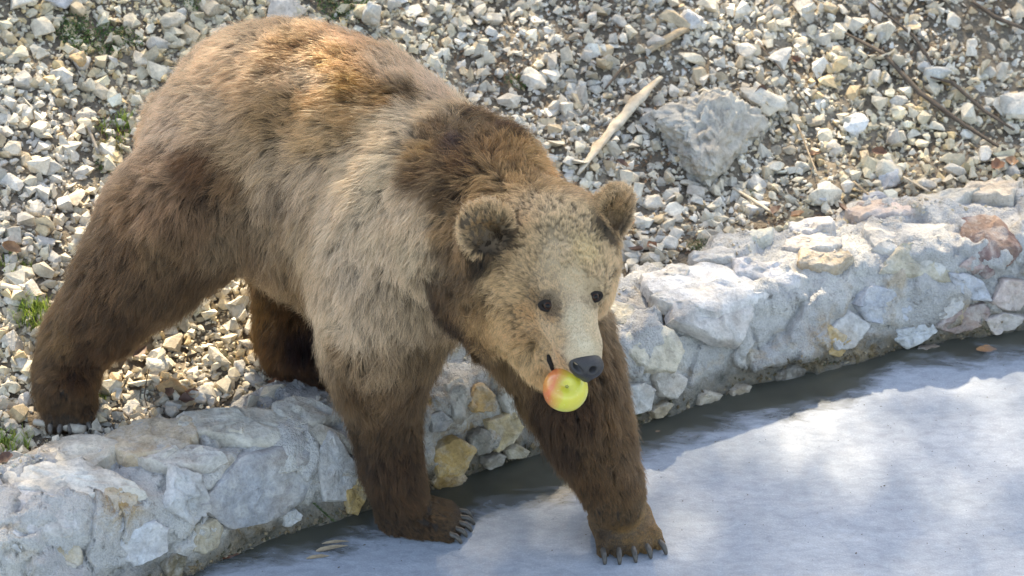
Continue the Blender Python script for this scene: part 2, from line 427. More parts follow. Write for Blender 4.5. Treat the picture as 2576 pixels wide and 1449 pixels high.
# ---------------------------------------------------------------- larger loose stones, one object each
placed = []
def add_stone(u, v, size, parent=ground, c=None, sc=None, spin=None, tilt=None, me=None, sink=.35, name='stone'):
    r = random; p = on_ground(u, v)
    o = bpy.data.objects.new(name, me or r.choice(big_protos)); col.objects.link(o)
    n = ground_normal(p[0], p[1])
    sc = sc or (r.uniform(.8, 1.25), r.uniform(.7, 1.0), r.uniform(.8, 1.15))
    seat(o, Vector(p)+n*size*sink, n, spin if spin is not None else r.uniform(0, 6.28), size, sc, tilt if tilt is not None else r.gauss(0, .28))
    c = c if c is not None else rand_stone_col(r); o.color = (*[float(k) for k in c], 1)
    if parent is not None: o.parent = parent
    return o
# seen ones: u, v, half size in px
SEEN = [(60,20,50),(190,30,38),(320,60,34),(350,160,28),(110,85,40),(60,210,34),(150,200,30),(210,165,30),(430,60,36),(520,30,34),(560,90,28),(480,95,26),(390,120,28),
 (100,330,26),(250,240,30),(30,380,30),(180,370,28),(60,290,26),(210,300,26),(270,385,22),(130,430,28),(40,470,30),(200,440,24),(90,530,26),(35,600,24),(160,520,26),(110,610,24),
 (240,505,18),(140,660,24),(60,690,26),(30,760,24),(80,740,30),(50,930,30),(40,870,26),(110,960,24),(60,1010,24),(25,1080,26),
 (560,735,26),(600,790,28),(560,840,20),(470,780,22),(500,860,28),(430,870,24),(400,915,34),(555,905,34),(620,880,26),(640,960,22),(520,1000,34),(450,985,26),(380,960,26),(340,1000,20),(290,960,24),(600,1000,20),(690,1000,50),(480,1035,22),(430,1040,18),(560,1045,18),(330,1030,22),(290,1000,20),(260,940,20),(610,930,22),(650,850,26),(630,810,18),(520,770,20),(590,950,22),(660,900,18),
 (1340,210,32),(1240,50,24),(1310,20,22),(1400,110,18),(1480,150,22),(1270,160,26),(1500,110,26),(1560,60,26),(1700,70,34),(1640,90,18),(1740,160,38),(1760,200,30),(1690,240,24),(1650,370,24),(1790,20,28),(1860,40,26),(1950,40,30),(2020,40,32),(2090,30,28),(1960,150,34),(1880,130,30),(2020,110,26),(2060,180,30),(2100,130,24),(2130,80,20),(1940,290,34),(2050,300,24),
 (2140,320,34),(2250,350,34),(2330,180,28),(2350,230,24),(2400,60,26),(2440,120,22),(2520,180,28),(2540,250,28),(2480,280,24),(2560,40,26),(2300,60,24),(2220,90,24),(2200,200,28),(2260,260,24),
 (2230,450,52),(2070,500,42),(2130,470,26),(2160,520,26),(2020,430,24),(1950,430,26),(1900,470,24),(1990,380,20),(2300,420,28),(2400,440,30),(2330,480,26),(2470,400,30),(2540,440,30),(2430,350,24),(2550,330,26),(2360,330,22),(2170,400,24),(2100,380,28),
 (1500,440,34),(1560,440,20),(1640,520,28),(1700,500,24),(1620,570,30),(1720,560,34),(1680,620,30),(1620,620,24),(1750,490,30),(1800,520,24),(1790,575,22),(1850,500,24),(1900,530,22),(1590,660,22),(1640,650,26),(1420,420,24),(1380,400,22),(1450,380,22),(1390,330,20),(1530,300,22),(1490,270,20),(1430,230,22),(1380,150,22),(1330,90,22),(1200,20,22),(1150,60,20),(1180,130,22),(1120,110,18),(1060,60,24),(990,20,24),(930,60,26),(1000,80,18)]
for (u, v, px) in SEEN:
    if rng.random() < .93: add_stone(u+random.uniform(-6, 6), v+random.uniform(-6, 6), px*.00106)
k = 0
while k < 300-len(SEEN):
    u, v = random.uniform(-150, 2700), random.uniform(-60, 1000)
    p = on_ground(u, v)
    if qdist(p[0], p[1]) < WT+.02 or bareness(np.array([u]), np.array([v]))[0] > .35: continue
    if 420 < u < 1250 and 180 < v < 600: continue
    add_stone(u, v, random.uniform(.012, .021)); k += 1

# stones that stand out: things of their own
def rock(u, v, size, label, c, sc, spin=0., tilt=0., seed=0, sub=2, rough=.10, flat=.7, boxy=.3, sink=.35, freq=2., name='rock', bev=.05, n=14):
    me = stone_mesh('rock_shape', n, seed, flat, boxy, bev, sub, rough, freq); me.materials.append(M['stone'])
    o = add_stone(u, v, size, None, c, sc, spin, tilt, me, sink, name); tag(o, label, 'rock'); return o
# ================================================================== ROCKS THAT STAND OUT, WALL STONES
GREY, WHITE, CREAM, ORANGE, OCHRE, PINK = (.42, .41, .38), (.72, .72, .71), (.68, .64, .55), (.62, .44, .24), (.52, .36, .16), (.62, .52, .46)
rock(1812, 352, .150, 'big rough grey boulder with a pitted shaded face, largest rock on the slope', (.46, .44, .39), (1.22, .95, .78), .15, .15, 11, 5, .14, .80, .35, .14, 3.0, 'boulder', n=11)
rock(1925, 262, .055, 'cream wedge of rock leaning on the right shoulder of the big boulder', CREAM, (1.3, .6, .5), -.6, .2, 12)
rock(195, 165, .034, 'orange stained stone standing upright among white gravel above the rump', ORANGE, (.62, .8, 1.25), .3, .2, 13, sink=.7)
rock(1338, 205, .036, 'flat pale slab with five corners lying right of the hump', (.72, .69, .60), (1.1, 1, .35), .4, .35, 14, 1, .02)
rock(497, 750, .036, 'ochre rock at the top of the gap between hind leg and belly', OCHRE, (1.0, .9, .9), .8, 0, 15)
rock(435, 985, .034, 'rusty orange rock in the sunlit gravel between the hind legs', (.58, .38, .19), (1.2, .7, .8), -.5, .2, 16)
rock(2030, 42, .036, 'upright cream stone with pointed top near the upper edge', (.68, .65, .56), (.8, .7, 1.2), .1, .3, 17, sink=.6)
rock(2246, 358, .036, 'tall blocky grey white stone standing between two flat ones', (.58, .57, .54), (.62, .62, 1.3), .2, .1, 18, sink=.6, boxy=.6)
rock(2150, 322, .042, 'bright white flat stone above the tall blocky one', (.74, .74, .72), (1.2, .75, .5), .2, .1, 19)
rock(2066, 503, .046, 'wide flat grey white stone just behind the curb, with brown leaves on its right', (.62, .63, .63), (1.2, .85, .5), .3, .15, 20)
rock(2245, 455, .052, 'long slanting slab of grey stone resting behind the curb', (.50, .51, .52), (1.5, .65, .55), .75, .2, 21, boxy=.6)
rock(2195, 520, .045, 'bluish grey stone tucked against the back of the curb', (.46, .49, .53), (1.35, .6, .6), .5, .1, 22)
rock(2553, 278, .052, 'white rounded stone cut by the right edge of the picture', (.70, .66, .58), (1.0, .9, .8), 0, .1, 23)
rock(2350, 200, .046, 'tall narrow pale stone at upper right beside dark twigs', (.60, .60, .56), (.6, .8, 1.4), .9, .2, 24, sink=.5)
rock(930, 60, .048, 'long pale upright stone beside the green herb above the back', (.62, .60, .54), (.65, .7, 1.4), -.5, .3, 25, sink=.6)
rock(700, 30, .060, 'large pinkish pale stone at the top edge behind the rump', (.66, .58, .50), (1.4, .8, .6), 0, .2, 26)
rock(1738, 62, .042, 'rounded white rock beside the end of the brown root', (.60, .60, .59), (.9, .9, 1.0), 0, .1, 27)
rock(150, 10, .050, 'grey rock cut by the top left corner', (.52, .52, .52), (1.4, .8, .8), 0, .1, 28)
rock(400, 930, .036, 'pale rough stone in the bright patch near the hind paw', (.70, .68, .60), (1.0, .9, .9), .4, 0, 29)
rock(505, 1002, .036, 'largest white stone on the back of the curb between the hind legs', (.70, .69, .65), (1.2, .8, .8), .1, 0.2, 30)
rock(690, 1003, .040, 'flat white stone under the far hind paw', (.70, .70, .70), (1.3, .9, .6), .1, 0.1, 31)

def wall_stone(u, v, wpx, hpx, c, rot=0., depth=.4, proud=.35, seed=0, up=None, sub=2):
    """a stone bedded in the mortar: an irregular many-cornered face that follows the wall, standing a little proud"""
    r = hit(smooth_bvh, u, v)
    if r is None: return
    p, nn = np.array(r[0]), np.array(r[1]); vd = unit(CAM-p)
    if nn@vd < 0: nn = -nn
    if up is not None: nn = nn + [0, 0, up]
    nn = unit(nn); k = ((p-CAM)@FW)*TX/1288; sx, sy = wpx*.5*k, hpx*.5*k
    ax = unit(np.array([1., 0, 0]) - nn*nn[0]); ay = np.cross(nn, ax); ay = ay if ay[2] > 0 or ay[1] > 0 else -ay
    sy = sy/max(.45, abs(ay@UPV)); ca, sa = math.cos(rot), math.sin(rot); a1 = ax*ca+ay*sa; a2 = np.cross(nn, a1)
    rr = np.random.default_rng(seed); nc = rr.integers(5, 8); ca_ = np.sort((np.arange(nc)+rr.uniform(-.28, .28, nc))/nc*2*np.pi)
    cx_ = np.cos(ca_)*rr.uniform(.9, 1.25, nc); cy_ = np.sin(ca_)*rr.uniform(.9, 1.25, nc); NS = 44; per = []
    for q in range(NS):
        s = q/NS*nc; i0 = int(s) % nc; i1 = (i0+1) % nc; t = s-int(s); per.append((cx_[i0]*(1-t)+cx_[i1]*t, cy_[i0]*(1-t)+cy_[i1]*t))
    per = np.array(per); per += rr.normal(0, .018, per.shape)
    rings = [.15, .35, .55, .72, .86, .94, 1.0, 1.03, 1.04]; hh_ = [1, 1, 1, 1, .98, .93, .70, -.2, -1.6]
    flat = []; H = .006+.016*proud + .005*rr.random(); tiltv = rr.normal(0, .05, 2)
    for ring, hgt in zip([0.]+rings, [1.]+hh_):
        for (s, t) in (per*ring if ring else per[:1]*0):
            q0 = p + a1*s*sx + a2*t*sy; h_ = smooth_bvh.ray_cast(Vector(q0+nn*.12), Vector(-nn), .3)
            d_ = float((np.array(h_[0])-p)@nn) if h_[0] is not None else -.02
            flat.append((q0, d_*.55 + (s*sx*tiltv[0]+t*sy*tiltv[1]) + H*hgt, hgt))
    Pq = np.array([f[0] for f in flat]); Dq = np.array([f[1] for f in flat]); Hq = np.array([f[2] for f in flat])
    pts = Pq + nn*Dq[:, None]; rel = facets(pts*1., 20., seed, .16, .08, .05)*.6 + facets(pts, 60., seed+1, .25, .2, .06)*.5 + fd(pts, 30.)*.0012
    pts = pts + nn*(rel*np.clip(Hq, 0, 1))[:, None] - p
    F_ = [(0, 1+q, 1+(q+1) % NS, 1+(q+1) % NS) for q in range(NS)]
    for ri in range(len(rings)-1):
        b0 = 1+ri*NS; b1 = b0+NS; F_ += [(b0+q, b1+q, b1+(q+1) % NS, b0+(q+1) % NS) for q in range(NS)]
    me = bpy.data.meshes.new('wall_stone_shape'); me.from_pydata([tuple(x) for x in pts], [], [f[:3] if f[2] == f[3] else f for f in F_])
    for q_ in me.polygons: q_.use_smooth = True
    try: me.set_sharp_from_angle(angle=math.radians(38))
    except Exception: pass
    me.materials.append(M['wallstone']); o = bpy.data.objects.new('stone', me); col.objects.link(o)
    o.location = p; o.color = (*c, 1); o.parent = wall
    return o
WST = [
 # left half: flat slabs on top
 (150,1150,290,100,(.66,.60,.50),.08,.30,.30,.8), (385,1108,240,80,(.62,.50,.36),-.05,.5,.42,.8), (640,1072,430,80,(.56,.53,.46),.05,.25,.28,.9), (165,1212,350,80,(.70,.67,.60),-.08,.35,.38,.9),
 (80,1290,230,95,(.68,.68,.68),-.12,.4,.36,.5), (450,1150,200,60,(.62,.60,.56),-.06,.3,.30,.8), (592,1086,46,40,(.62,.57,.48),0,.9,.48,.3), (760,1040,160,50,(.46,.45,.42),.1,.4,.30,.8),
 (295,1262,110,70,(.58,.46,.32),.5,.6,.35,None), (172,1397,80,75,(.60,.53,.40),.6,.6,.42,None), (260,1330,150,80,(.52,.53,.54),.2,.35,.3,None), (80,1370,130,80,(.58,.59,.60),0,.4,.28,None), (360,1370,140,110,(.60,.62,.64),.3,.35,.22,None), (120,1435,150,50,(.62,.60,.54),.1,.5,.35,None),
 (660,1225,330,190,(.36,.37,.39),.32,.25,.26,None), (845,1170,110,200,(.50,.51,.52),.1,.3,.22,None), (480,1250,130,150,(.52,.53,.53),.9,.3,.18,None), (520,1350,110,80,(.46,.42,.32),.3,.5,.3,None), (440,1420,60,60,(.13,.12,.08),.3,.5,.2,None), (730,1300,60,40,(.46,.48,.50),.3,.5,.3,None),
 (888,1250,60,85,(.58,.40,.16),.1,.6,.35,None), (905,1215,40,36,(.58,.48,.30),.1,.6,.38,None),
 # seen between the fore legs
 (1210,1005,80,75,(.60,.38,.15),.1,.5,.4,None), (1150,1000,70,110,(.55,.54,.50),.3,.4,.3,None), (1130,1150,130,100,(.60,.40,.15),.2,.5,.42,None), (1120,1205,90,50,(.45,.28,.10),.1,.5,.36,None), (1265,1080,100,95,(.58,.47,.28),.3,.5,.36,None), (1210,1110,70,70,(.22,.22,.20),.8,.4,.25,None), (1100,1060,80,60,(.40,.41,.42),.2,.4,.3,None), (1290,1010,80,80,(.60,.58,.52),.5,.4,.3,None), (1300,1135,60,40,(.40,.33,.22),.1,.5,.3,None), (1240,1160,60,40,(.34,.32,.28),.1,.5,.3,None),
 # right half
 (1640,872,160,135,(.68,.64,.52),.15,.6,.42,None), (1765,722,330,105,(.72,.71,.70),-.12,.35,.42,.7), (1800,800,230,110,(.62,.60,.58),.1,.4,.30,None), (2080,650,150,70,(.50,.40,.28),.0,.7,.44,.4), (2040,618,170,36,(.64,.58,.52),.0,.4,.40,.8),
 (2310,610,330,100,(.60,.58,.54),.02,.35,.40,.8), (2330,665,260,100,(.52,.47,.36),.15,.45,.40,None), (2475,600,160,100,(.21,.13,.13),-.25,.4,.40,.3), (2470,650,120,50,(.44,.34,.32),.6,.4,.32,None), (2225,530,200,50,(.64,.52,.46),.10,.6,.42,.8), (1885,600,140,48,(.62,.60,.50),.1,.6,.42,.8), (2045,575,120,36,(.70,.69,.68),0,.5,.40,.8),
 (2360,505,190,40,(.58,.56,.50),.1,.5,.40,.8), (2500,480,160,60,(.62,.55,.46),.1,.5,.44,.8), (1930,690,180,50,(.62,.60,.60),-.2,.3,.30,.8), (1560,790,70,60,(.60,.54,.42),.3,.4,.3,None), (1690,760,100,40,(.58,.58,.56),-.2,.3,.25,.7),
 (1600,1000,90,80,(.60,.60,.58),.3,.5,.32,None), (1680,960,70,90,(.56,.55,.52),1.2,.5,.34,None), (2065,860,90,150,(.56,.40,.20),1.4,.45,.34,None), (2130,830,120,90,(.58,.57,.56),.3,.4,.28,None), (1985,945,80,60,(.13,.11,.09),.3,.4,.2,None),
 (2230,770,160,100,(.44,.46,.50),-.2,.3,.24,None), (2290,840,130,60,(.56,.58,.60),.2,.4,.26,None), (2540,740,110,80,(.60,.50,.46),.2,.4,.32,None), (2430,800,140,70,(.34,.26,.24),.2,.4,.26,None), (2440,720,120,60,(.48,.50,.54),-.5,.3,.26,None), (2520,810,110,50,(.54,.48,.44),.1,.4,.3,None), (2380,770,90,60,(.50,.48,.46),.4,.4,.28,None),
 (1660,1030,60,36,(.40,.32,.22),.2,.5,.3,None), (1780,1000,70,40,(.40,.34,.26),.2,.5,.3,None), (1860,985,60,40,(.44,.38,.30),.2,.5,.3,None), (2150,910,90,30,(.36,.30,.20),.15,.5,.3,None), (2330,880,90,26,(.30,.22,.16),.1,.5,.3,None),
 (1700,690,90,36,(.60,.58,.54),.2,.4,.34,.8), (1800,650,120,36,(.60,.59,.56),.25,.4,.34,.8), 
]
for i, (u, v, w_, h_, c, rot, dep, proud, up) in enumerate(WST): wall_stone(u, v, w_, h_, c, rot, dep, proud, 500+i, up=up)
r_ = random.Random(3)
for i in range(26):                                         # more of the same course beyond the frame
    u = r_.choice([r_.uniform(-900, -40), r_.uniform(2620, 3600)]); v = np.interp(u, [-900, 0, 2576, 3600], [1700, 1330, 640, 520]) + r_.uniform(-120, 120)
    wall_stone(u, v, r_.uniform(90, 260), r_.uniform(60, 120), r_.choice([(.6, .58, .52), (.66, .65, .63), (.5, .5, .5)]), r_.uniform(-.3, .3), .4, .32, 700+i, sub=1)
# grit along the top and foot of the wall
gv, gf, gc_, b_ = [], [], [], 0
for i in range(1500):
    u = r_.uniform(-60, 2620); foot_ = r_.random() < .55
    base_v = np.interp(u, [0, 480, 900, 1330, 1620, 2000, 2576], [1600, 1449, 1290, 1150, 1070, 940, 830]); top_v = np.interp(u, [0, 430, 800, 1100, 1640, 1960, 2300, 2576], [1165, 1050, 1000, 880, 690, 575, 505, 460])
    v = base_v - abs(r_.gauss(0, 16)) - 2 if foot_ else top_v + abs(r_.gauss(0, 22))
    r = hit(wall_bvh, u, v)
    if r is None: continue
    sv, sf = small[r_.randrange(len(small))]; s = r_.uniform(.002, .008)
    rot = np.array(Euler((r_.uniform(0, 6), r_.uniform(0, 6), r_.uniform(0, 6))).to_matrix())
    gv.append(sv@rot.T*s + np.array(r[0])); gf.append(sf+b_); b_ += len(sv)
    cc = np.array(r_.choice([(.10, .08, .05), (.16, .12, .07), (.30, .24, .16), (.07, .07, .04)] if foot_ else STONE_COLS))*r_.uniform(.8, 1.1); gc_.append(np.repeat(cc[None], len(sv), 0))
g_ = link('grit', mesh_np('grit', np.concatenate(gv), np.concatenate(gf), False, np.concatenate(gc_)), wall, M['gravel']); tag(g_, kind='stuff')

# ================================================================== STICKS, LEAVES, PLANTS
def tube_mesh(name, pts, rads, n=8, flat=1., knots=.0, seed=0, sub=1):
    r = random.Random(seed); pts = [Vector(p) for p in pts]
    if sub:
        P2, R2 = [], []
        for i in range(len(pts)-1):
            for k in range(4):
                t = k/4; P2.append(pts[i].lerp(pts[i+1], t)); R2.append(rads[i]*(1-t)+rads[i+1]*t)
        pts, rads = P2+[pts[-1]], R2+[rads[-1]]
    V_, F_ = [], []; m = len(pts)
    for i, p in enumerate(pts):
        d = (pts[min(i+1, m-1)]-pts[max(i-1, 0)]).normalized(); a = d.cross(Vector((0, 0, 1))).normalized(); b = a.cross(d)
        for j in range(n):
            q = j/n*2*math.pi; k = rads[i]*(1+r.uniform(-knots, knots)); V_.append(tuple(p + a*math.cos(q)*k + b*math.sin(q)*k*flat))
    for i in range(m-1):
        for j in range(n): F_.append((i*n+j, i*n+(j+1) % n, (i+1)*n+(j+1) % n, (i+1)*n+j))
    V_ += [tuple(pts[0]), tuple(pts[-1])]
    for j in range(n): F_ += [(len(V_)-2, (j+1) % n, j, j), (len(V_)-1, (m-1)*n+j, (m-1)*n+(j+1) % n, (m-1)*n+(j+1) % n)]
    me = bpy.data.meshes.new(name); me.from_pydata(V_, [], [f[:3] if f[2] == f[3] else f for f in F_]); 
    for p_ in me.polygons: p_.use_smooth = True
    return me
def wood(name, c):
    t = NT(name); co = t.coord('Object'); n = t.noise(40, 5, .7, co); n2 = t.noise(9, 3, .5, co)
    b = np.array(c); k = t.ramp(n, [(.3, tuple(b*.55)), (.55, tuple(b)), (.75, tuple(np.minimum(b*1.25, .85)))])
    k = t.mix(t.ramp(n2, [(.5, 0.), (.65, .5)]), k, tuple(b*np.array([.75, .6, .45])))
    return t.done(t.bsdf(k, .85, t.bump(n, .6, .003)))
M['palewood'] = wood('weathered_wood', (.62, .54, .42)); M['greywood'] = wood('grey_wood', (.38, .35, .30)); M['twig'] = wood('dark_twig', (.10, .075, .055)); M['drytwig'] = wood('dry_twig', (.42, .33, .22))
def stick(path, rads, mat, label, name='stick', lift=.012, flat=.6, knots=.18, cat='stick', n=8, group=None):
    pts = []
    for (u, v) in path:
        p = on_ground(u, v); nrm = np.array(ground_normal(p[0], p[1])); pts.append(p+nrm*lift)
    c0 = np.array(pts[0]); me = tube_mesh(name, [p-c0 for p in pts], rads, n, flat, knots, int(path[0][0]))
    o = link(name, me, None, mat); o.location = c0; tag(o, label, cat, group); return o
stick([(1447,452), (1500,380), (1555,320), (1600,265), (1658,208)], [.004,.013,.015,.016,.006], M['palewood'], 'pale split stick lying on the gravel right of the shoulder hump', 'driftwood_stick', .022, .4, .34)
stick([(1630,138), (1665,115), (1722,82)], [.010,.011,.012], M['drytwig'], 'short brown root poking out beside a rounded white rock', 'root', .016)
stick([(85,1082), (140,1092), (214,1104)], [.007,.010,.012], M['greywood'], 'weathered grey stick in front of the near hind paw', 'stick', .024, .9)
stick([(2,728), (60,745), (108,757)], [.010,.012,.010], M['palewood'], 'pale flat piece of wood left of the grass tuft', 'stick', .016)
stick([(120,775), (175,780)], [.006,.008], M['palewood'], 'short pale stick touching the back of the near hind leg', 'stick', .018)
stick([(1840,490), (1900,525), (1955,562)], [.004,.005,.004], M['palewood'], 'thin straight pale stick pointing down to the curb', 'stick', .02)
stick([(2120,95), (2220,150), (2310,250), (2420,330), (2530,400)], [.004,.007,.008,.007,.005], M['twig'], 'long dark branch running down through the gravel at upper right', 'branch', .022)
stick([(2330,215), (2390,230), (2470,300), (2550,350)], [.003,.006,.006,.004], M['twig'], 'dark forked twig crossing beside the long branch', 'twig', .03)
stick([(2180,20), (2290,110), (2340,180)], [.003,.005,.005], M['twig'], 'dark twig near the top right above the long branch', 'twig', .025)
stick([(2440,20), (2500,60), (2576,90)], [.005,.008,.006], M['twig'], 'dark twig in the very top right corner', 'twig', .025)
stick([(2000,330), (2030,400), (2060,470)], [.0018,.0022,.0018], M['drytwig'], 'thin bent stem between the boulder and the flat stones', 'stem', .024)
stick([(1900,120), (1990,230), (2040,300)], [.0018,.0024,.0018], M['twig'], 'thin dark stem above the boulder', 'stem', .024)
stick([(1610,160), (1560,185), (1520,240)], [.0025,.004,.003], M['twig'], 'dark twig left of the brown root', 'twig', .02)
stick([(1520,330), (1600,290), (1640,330)], [.003,.003,.003], M['twig'], 'dark twig crossing under the pale split stick', 'twig', .014)
stick([(205,640), (213,585)], [.0022,.0022], M['palewood'], 'white straw standing behind the near thigh', 'straw', .02)
stick([(215,330), (245,400)], [.004,.004], M['greywood'], 'short grey stick in the gravel left of the rump', 'stick', .02)
stick([(2140,480), (2200,530)], [.003,.003], M['drytwig'], 'dry stem behind the bluish stone at the curb', 'stem', .03)
stick([(2270,470), (2340,510)], [.003,.0025], M['palewood'], 'thin pale twig right of the slanting slab', 'twig', .03)
# upright sprig in the sunny patch
p0 = on_ground(372, 1030); pts = [np.array([0, 0, 0.]), np.array([-.006, .0, .035]), np.array([.0, .004, .07]), np.array([.008, .0, .105])]
o = link('sprig', tube_mesh('sprig', pts, [.0014, .0014, .0012, .0008], 6), None, M['twig']); o.location = p0; tag(o, 'thin dark sprig standing in the bright gravel by the hind paw', 'sprig')

def leaf_mesh(seed, L=.03, W=.012, curl=.3):
    r = random.Random(seed); V_, F_ = [], []; n = 7
    for i in range(n):
        t = i/(n-1); w_ = W*math.sin(math.pi*(.04+.93*t)**.8)*r.uniform(.75, 1.15)
        z = L*curl*(t-.5)**2*2
        for j, s in enumerate((-1, -.5, 0, .5, 1)): V_.append((t*L-L/2, s*w_+L*.06*math.sin(3*t), z+abs(s)*w_*(.45+curl)*r.uniform(.7, 1.3)))
    for i in range(n-1):
        for j in range(4): F_.append((i*5+j, i*5+j+1, (i+1)*5+j+1, (i+1)*5+j))
    me = bpy.data.meshes.new('leaf_shape'); me.from_pydata(V_, [], F_)
    for p_ in me.polygons: p_.use_smooth = True
    return me
def leaf_material():
    t = NT('dead_leaf'); co = t.coord('Object'); n = t.noise(120, 4, .6, co)
    c = t.mix(1., t.n('ShaderNodeObjectInfo').outputs['Color'], t.ramp(n, [(.3, .6), (.7, 1.2)]), 'MULTIPLY')
    return t.done(t.bsdf(c, .65, t.bump(n, .4, .001)))
M['leaf'] = leaf_material()
LEAVES = [(345,905,.045,'rust brown curled leaf behind the near hind leg'), (470,1030,.035,'dark red brown leaf in the sunlit gravel between the hind legs'), (480,1008,.03,'small crumpled leaf beside the rusty orange rock'), (690,985,.03,'brown leaf beside the flat stone under the far hind paw'), (425,1010,.03,'pinkish brown leaf in the brightest patch of gravel'),
 (1578,588,.045,'orange brown leaf just right of the far ear'), (1600,650,.035,'dark brown leaf behind the curb below the far ear'), (1640,640,.035,'folded brown leaf in the gap behind the curb'), (1905,240,.035,'rust coloured leaf above the big boulder'), (1950,555,.04,'brown leaf wedged behind the cream curb stone'), (2005,565,.04,'curled brown leaf against the white curb stone'), (2110,545,.04,'brown leaf under the wide flat stone'),
 (1560,430,.035,'reddish leaf below the foot of the pale split stick'), (2205,405,.04,'brown leaf on the left of the slanting slab'), (2500,440,.05,'large tan leaf at the right edge behind the curb'), (2545,430,.045,'dark tan leaf in the right corner behind the curb'), (2050,410,.03,'small brown leaf between the flat stones'), (10,1180,.045,'dark brown leaf at the left edge behind the curb'), (70,1185,.035,'brown leaf next to the left curb slab'), (25,640,.045,'brown leaf at the left edge above the wood'), (1995,165,.028,'pinkish leaf in the sunlit gravel at upper right')]
for i, (u, v, s, lab) in enumerate(LEAVES):
    p = on_ground(u, v); n_ = ground_normal(p[0], p[1]); o = link('dead_leaf', leaf_mesh(i, s, s*.36), None, M['leaf'])
    seat(o, Vector(p)+n_*.022, n_, random.uniform(0, 6.28), 1., tilt=random.uniform(-.5, .5)); b = random.choice([(.24, .10, .045), (.17, .075, .04), (.30, .16, .08), (.12, .06, .04)]); o.color = (*b, 1); tag(o, lab, 'leaf', 'dead leaves on the gravel')
for i, (u, v, s, lab, c) in enumerate([(2482, 879, .048, 'orange leaf frozen in the dark strip at the right', (.42, .20, .07)), (573, 1396, .05, 'dark orange leaf under the thin ice by the left curb', (.20, .07, .03)), (1748, 1096, .014, 'tiny brown leaf at the edge of the dark strip', (.3, .16, .08)), (1655, 1085, .012, 'smallest leaf floating by the foot of the curb', (.25, .15, .08))]):
    p = PZ(u, v, .004); me = leaf_mesh(40+i, s, s*.36, .05); me.transform(Matrix.Diagonal((1, 1, .15, 1))); o = link('dead_leaf', me, None, M['leaf']); o.location = p; o.rotation_euler = (0, 0, .1*i); o.color = (*c, 1); tag(o, lab, 'leaf', 'dead leaves on the pond')
# a piece of bark frozen in at the left fore paw
for i, (u, v, L, w_, a, lab) in enumerate([(835, 1380, .07, .010, .30, 'largest splinter of brown bark frozen in the dark strip'), (800, 1402, .05, .008, .2, 'narrow splinter in front of the largest bark piece'), (845, 1365, .06, .006, .15, 'thin splinter behind the largest bark piece')]):
    p = PZ(u, v, .006); me = leaf_mesh(70+i, L, w_, .03); me.transform(Matrix.Diagonal((1, 1, .3, 1))); o = link('bark_piece', me, None, M['drytwig']); o.location = p; o.rotation_euler = (0, 0, a); tag(o, lab, 'bark')

def grass_mat(name, a, b):
    t = NT(name); n = t.noise(20, 3, .6, t.coord('Object')); c = t.ramp(n, [(.3, a), (.7, b)])
    s = t.n('ShaderNodeBsdfTranslucent'); t.l(c, s.inputs[0]); mx = t.n('ShaderNodeMixShader'); mx.inputs[0].default_value = .35
    t.l(t.bsdf(c, .6), mx.inputs[1]); t.l(s.outputs[0], mx.inputs[2]); return t.done(mx.outputs[0])
M['grass'] = grass_mat('grass', (.12, .20, .03), (.30, .38, .07)); M['herb'] = grass_mat('herb', (.035, .08, .02), (.09, .17, .04)); M['straw'] = grass_mat('dry_grass', (.30, .26, .12), (.45, .40, .22))
def tuft(u, v, n, h_, spread, mat, label, name='grass_tuft', cat='grass tuft', wd=.0016, leaf=False):
    r = random.Random(int(u*3+v)); p = on_ground(u, v); V_, F_ = [], []
    for i in range(n):
        a = r.uniform(0, 6.28); d = r.random()**.6*spread; bx, by = math.cos(a)*d*1.3, math.sin(a)*d
        bz = float(ground_z(p[0]+bx, p[1]+by))-p[2]+.004
        if leaf:
            # small round-lobed leaf at random tilt, a few millimetres above the stones
            c = Vector((bx, by, bz+r.uniform(.004, h_))); s = r.uniform(.5, 1)*wd; q = Euler((r.gauss(0, .6), r.gauss(0, .6), r.uniform(0, 6))).to_matrix()
            b0 = len(V_); V_ += [tuple(c+q@Vector(k)*s) for k in ((0, 0, 0), (.8, .55, .12), (1.7, .35, .0), (2.1, 0, -.1), (1.7, -.35, 0), (.8, -.55, .12))]; F_ += [(b0, b0+1, b0+2, b0+3), (b0, b0+3, b0+4, b0+5)]
        else:
            la = r.uniform(0, 6.28); H = h_*r.uniform(.5, 1.1); ln = H*r.uniform(.2, .8); wv_ = Vector((-math.sin(la), math.cos(la), 0))*wd*r.uniform(.6, 1.2); b0 = len(V_); m = 5
            for k in range(m):
                t = k/(m-1); c = Vector((bx+math.cos(la)*ln*t*t, by+math.sin(la)*ln*t*t, bz+H*t*(1-.25*t))); w2 = wv_*(1-t)**.6; V_ += [tuple(c-w2), tuple(c+w2)]
                if k: F_.append((b0+2*k-2, b0+2*k-1, b0+2*k+1, b0+2*k))
    me = bpy.data.meshes.new(name); me.from_pydata(V_, [], F_); o = link(name, me, None, mat); o.location = p; tag(o, label, cat); return o
tuft(95, 810, 170, .055, .040, M['grass'], 'bright green grass tuft left of the near hind leg')
tuft(25, 1125, 110, .045, .035, M['grass'], 'grass tuft at the left edge behind the curb')
tuft(300, 330, 110, .030, .040, M['grass'], 'loose dry green grass left of the rump')
tuft(275, 385, 80, .028, .025, M['straw'], 'yellowish grass just below the loose tuft by the rump')
tuft(45, 680, 60, .028, .030, M['grass'], 'sparse grass at the left edge above the pale wood')
tuft(245, 1010, 50, .018, .018, M['grass'], 'tiny grass sprigs beside the near hind paw')
tuft(230, 100, 700, .014, .062, M['herb'], 'dark green mat of herb left of the rump', 'herb', 'plant', .0042, True)
tuft(180, 95, 260, .012, .035, M['herb'], 'small herb patch joining the dark mat on its left', 'herb', 'plant', .0042, True)
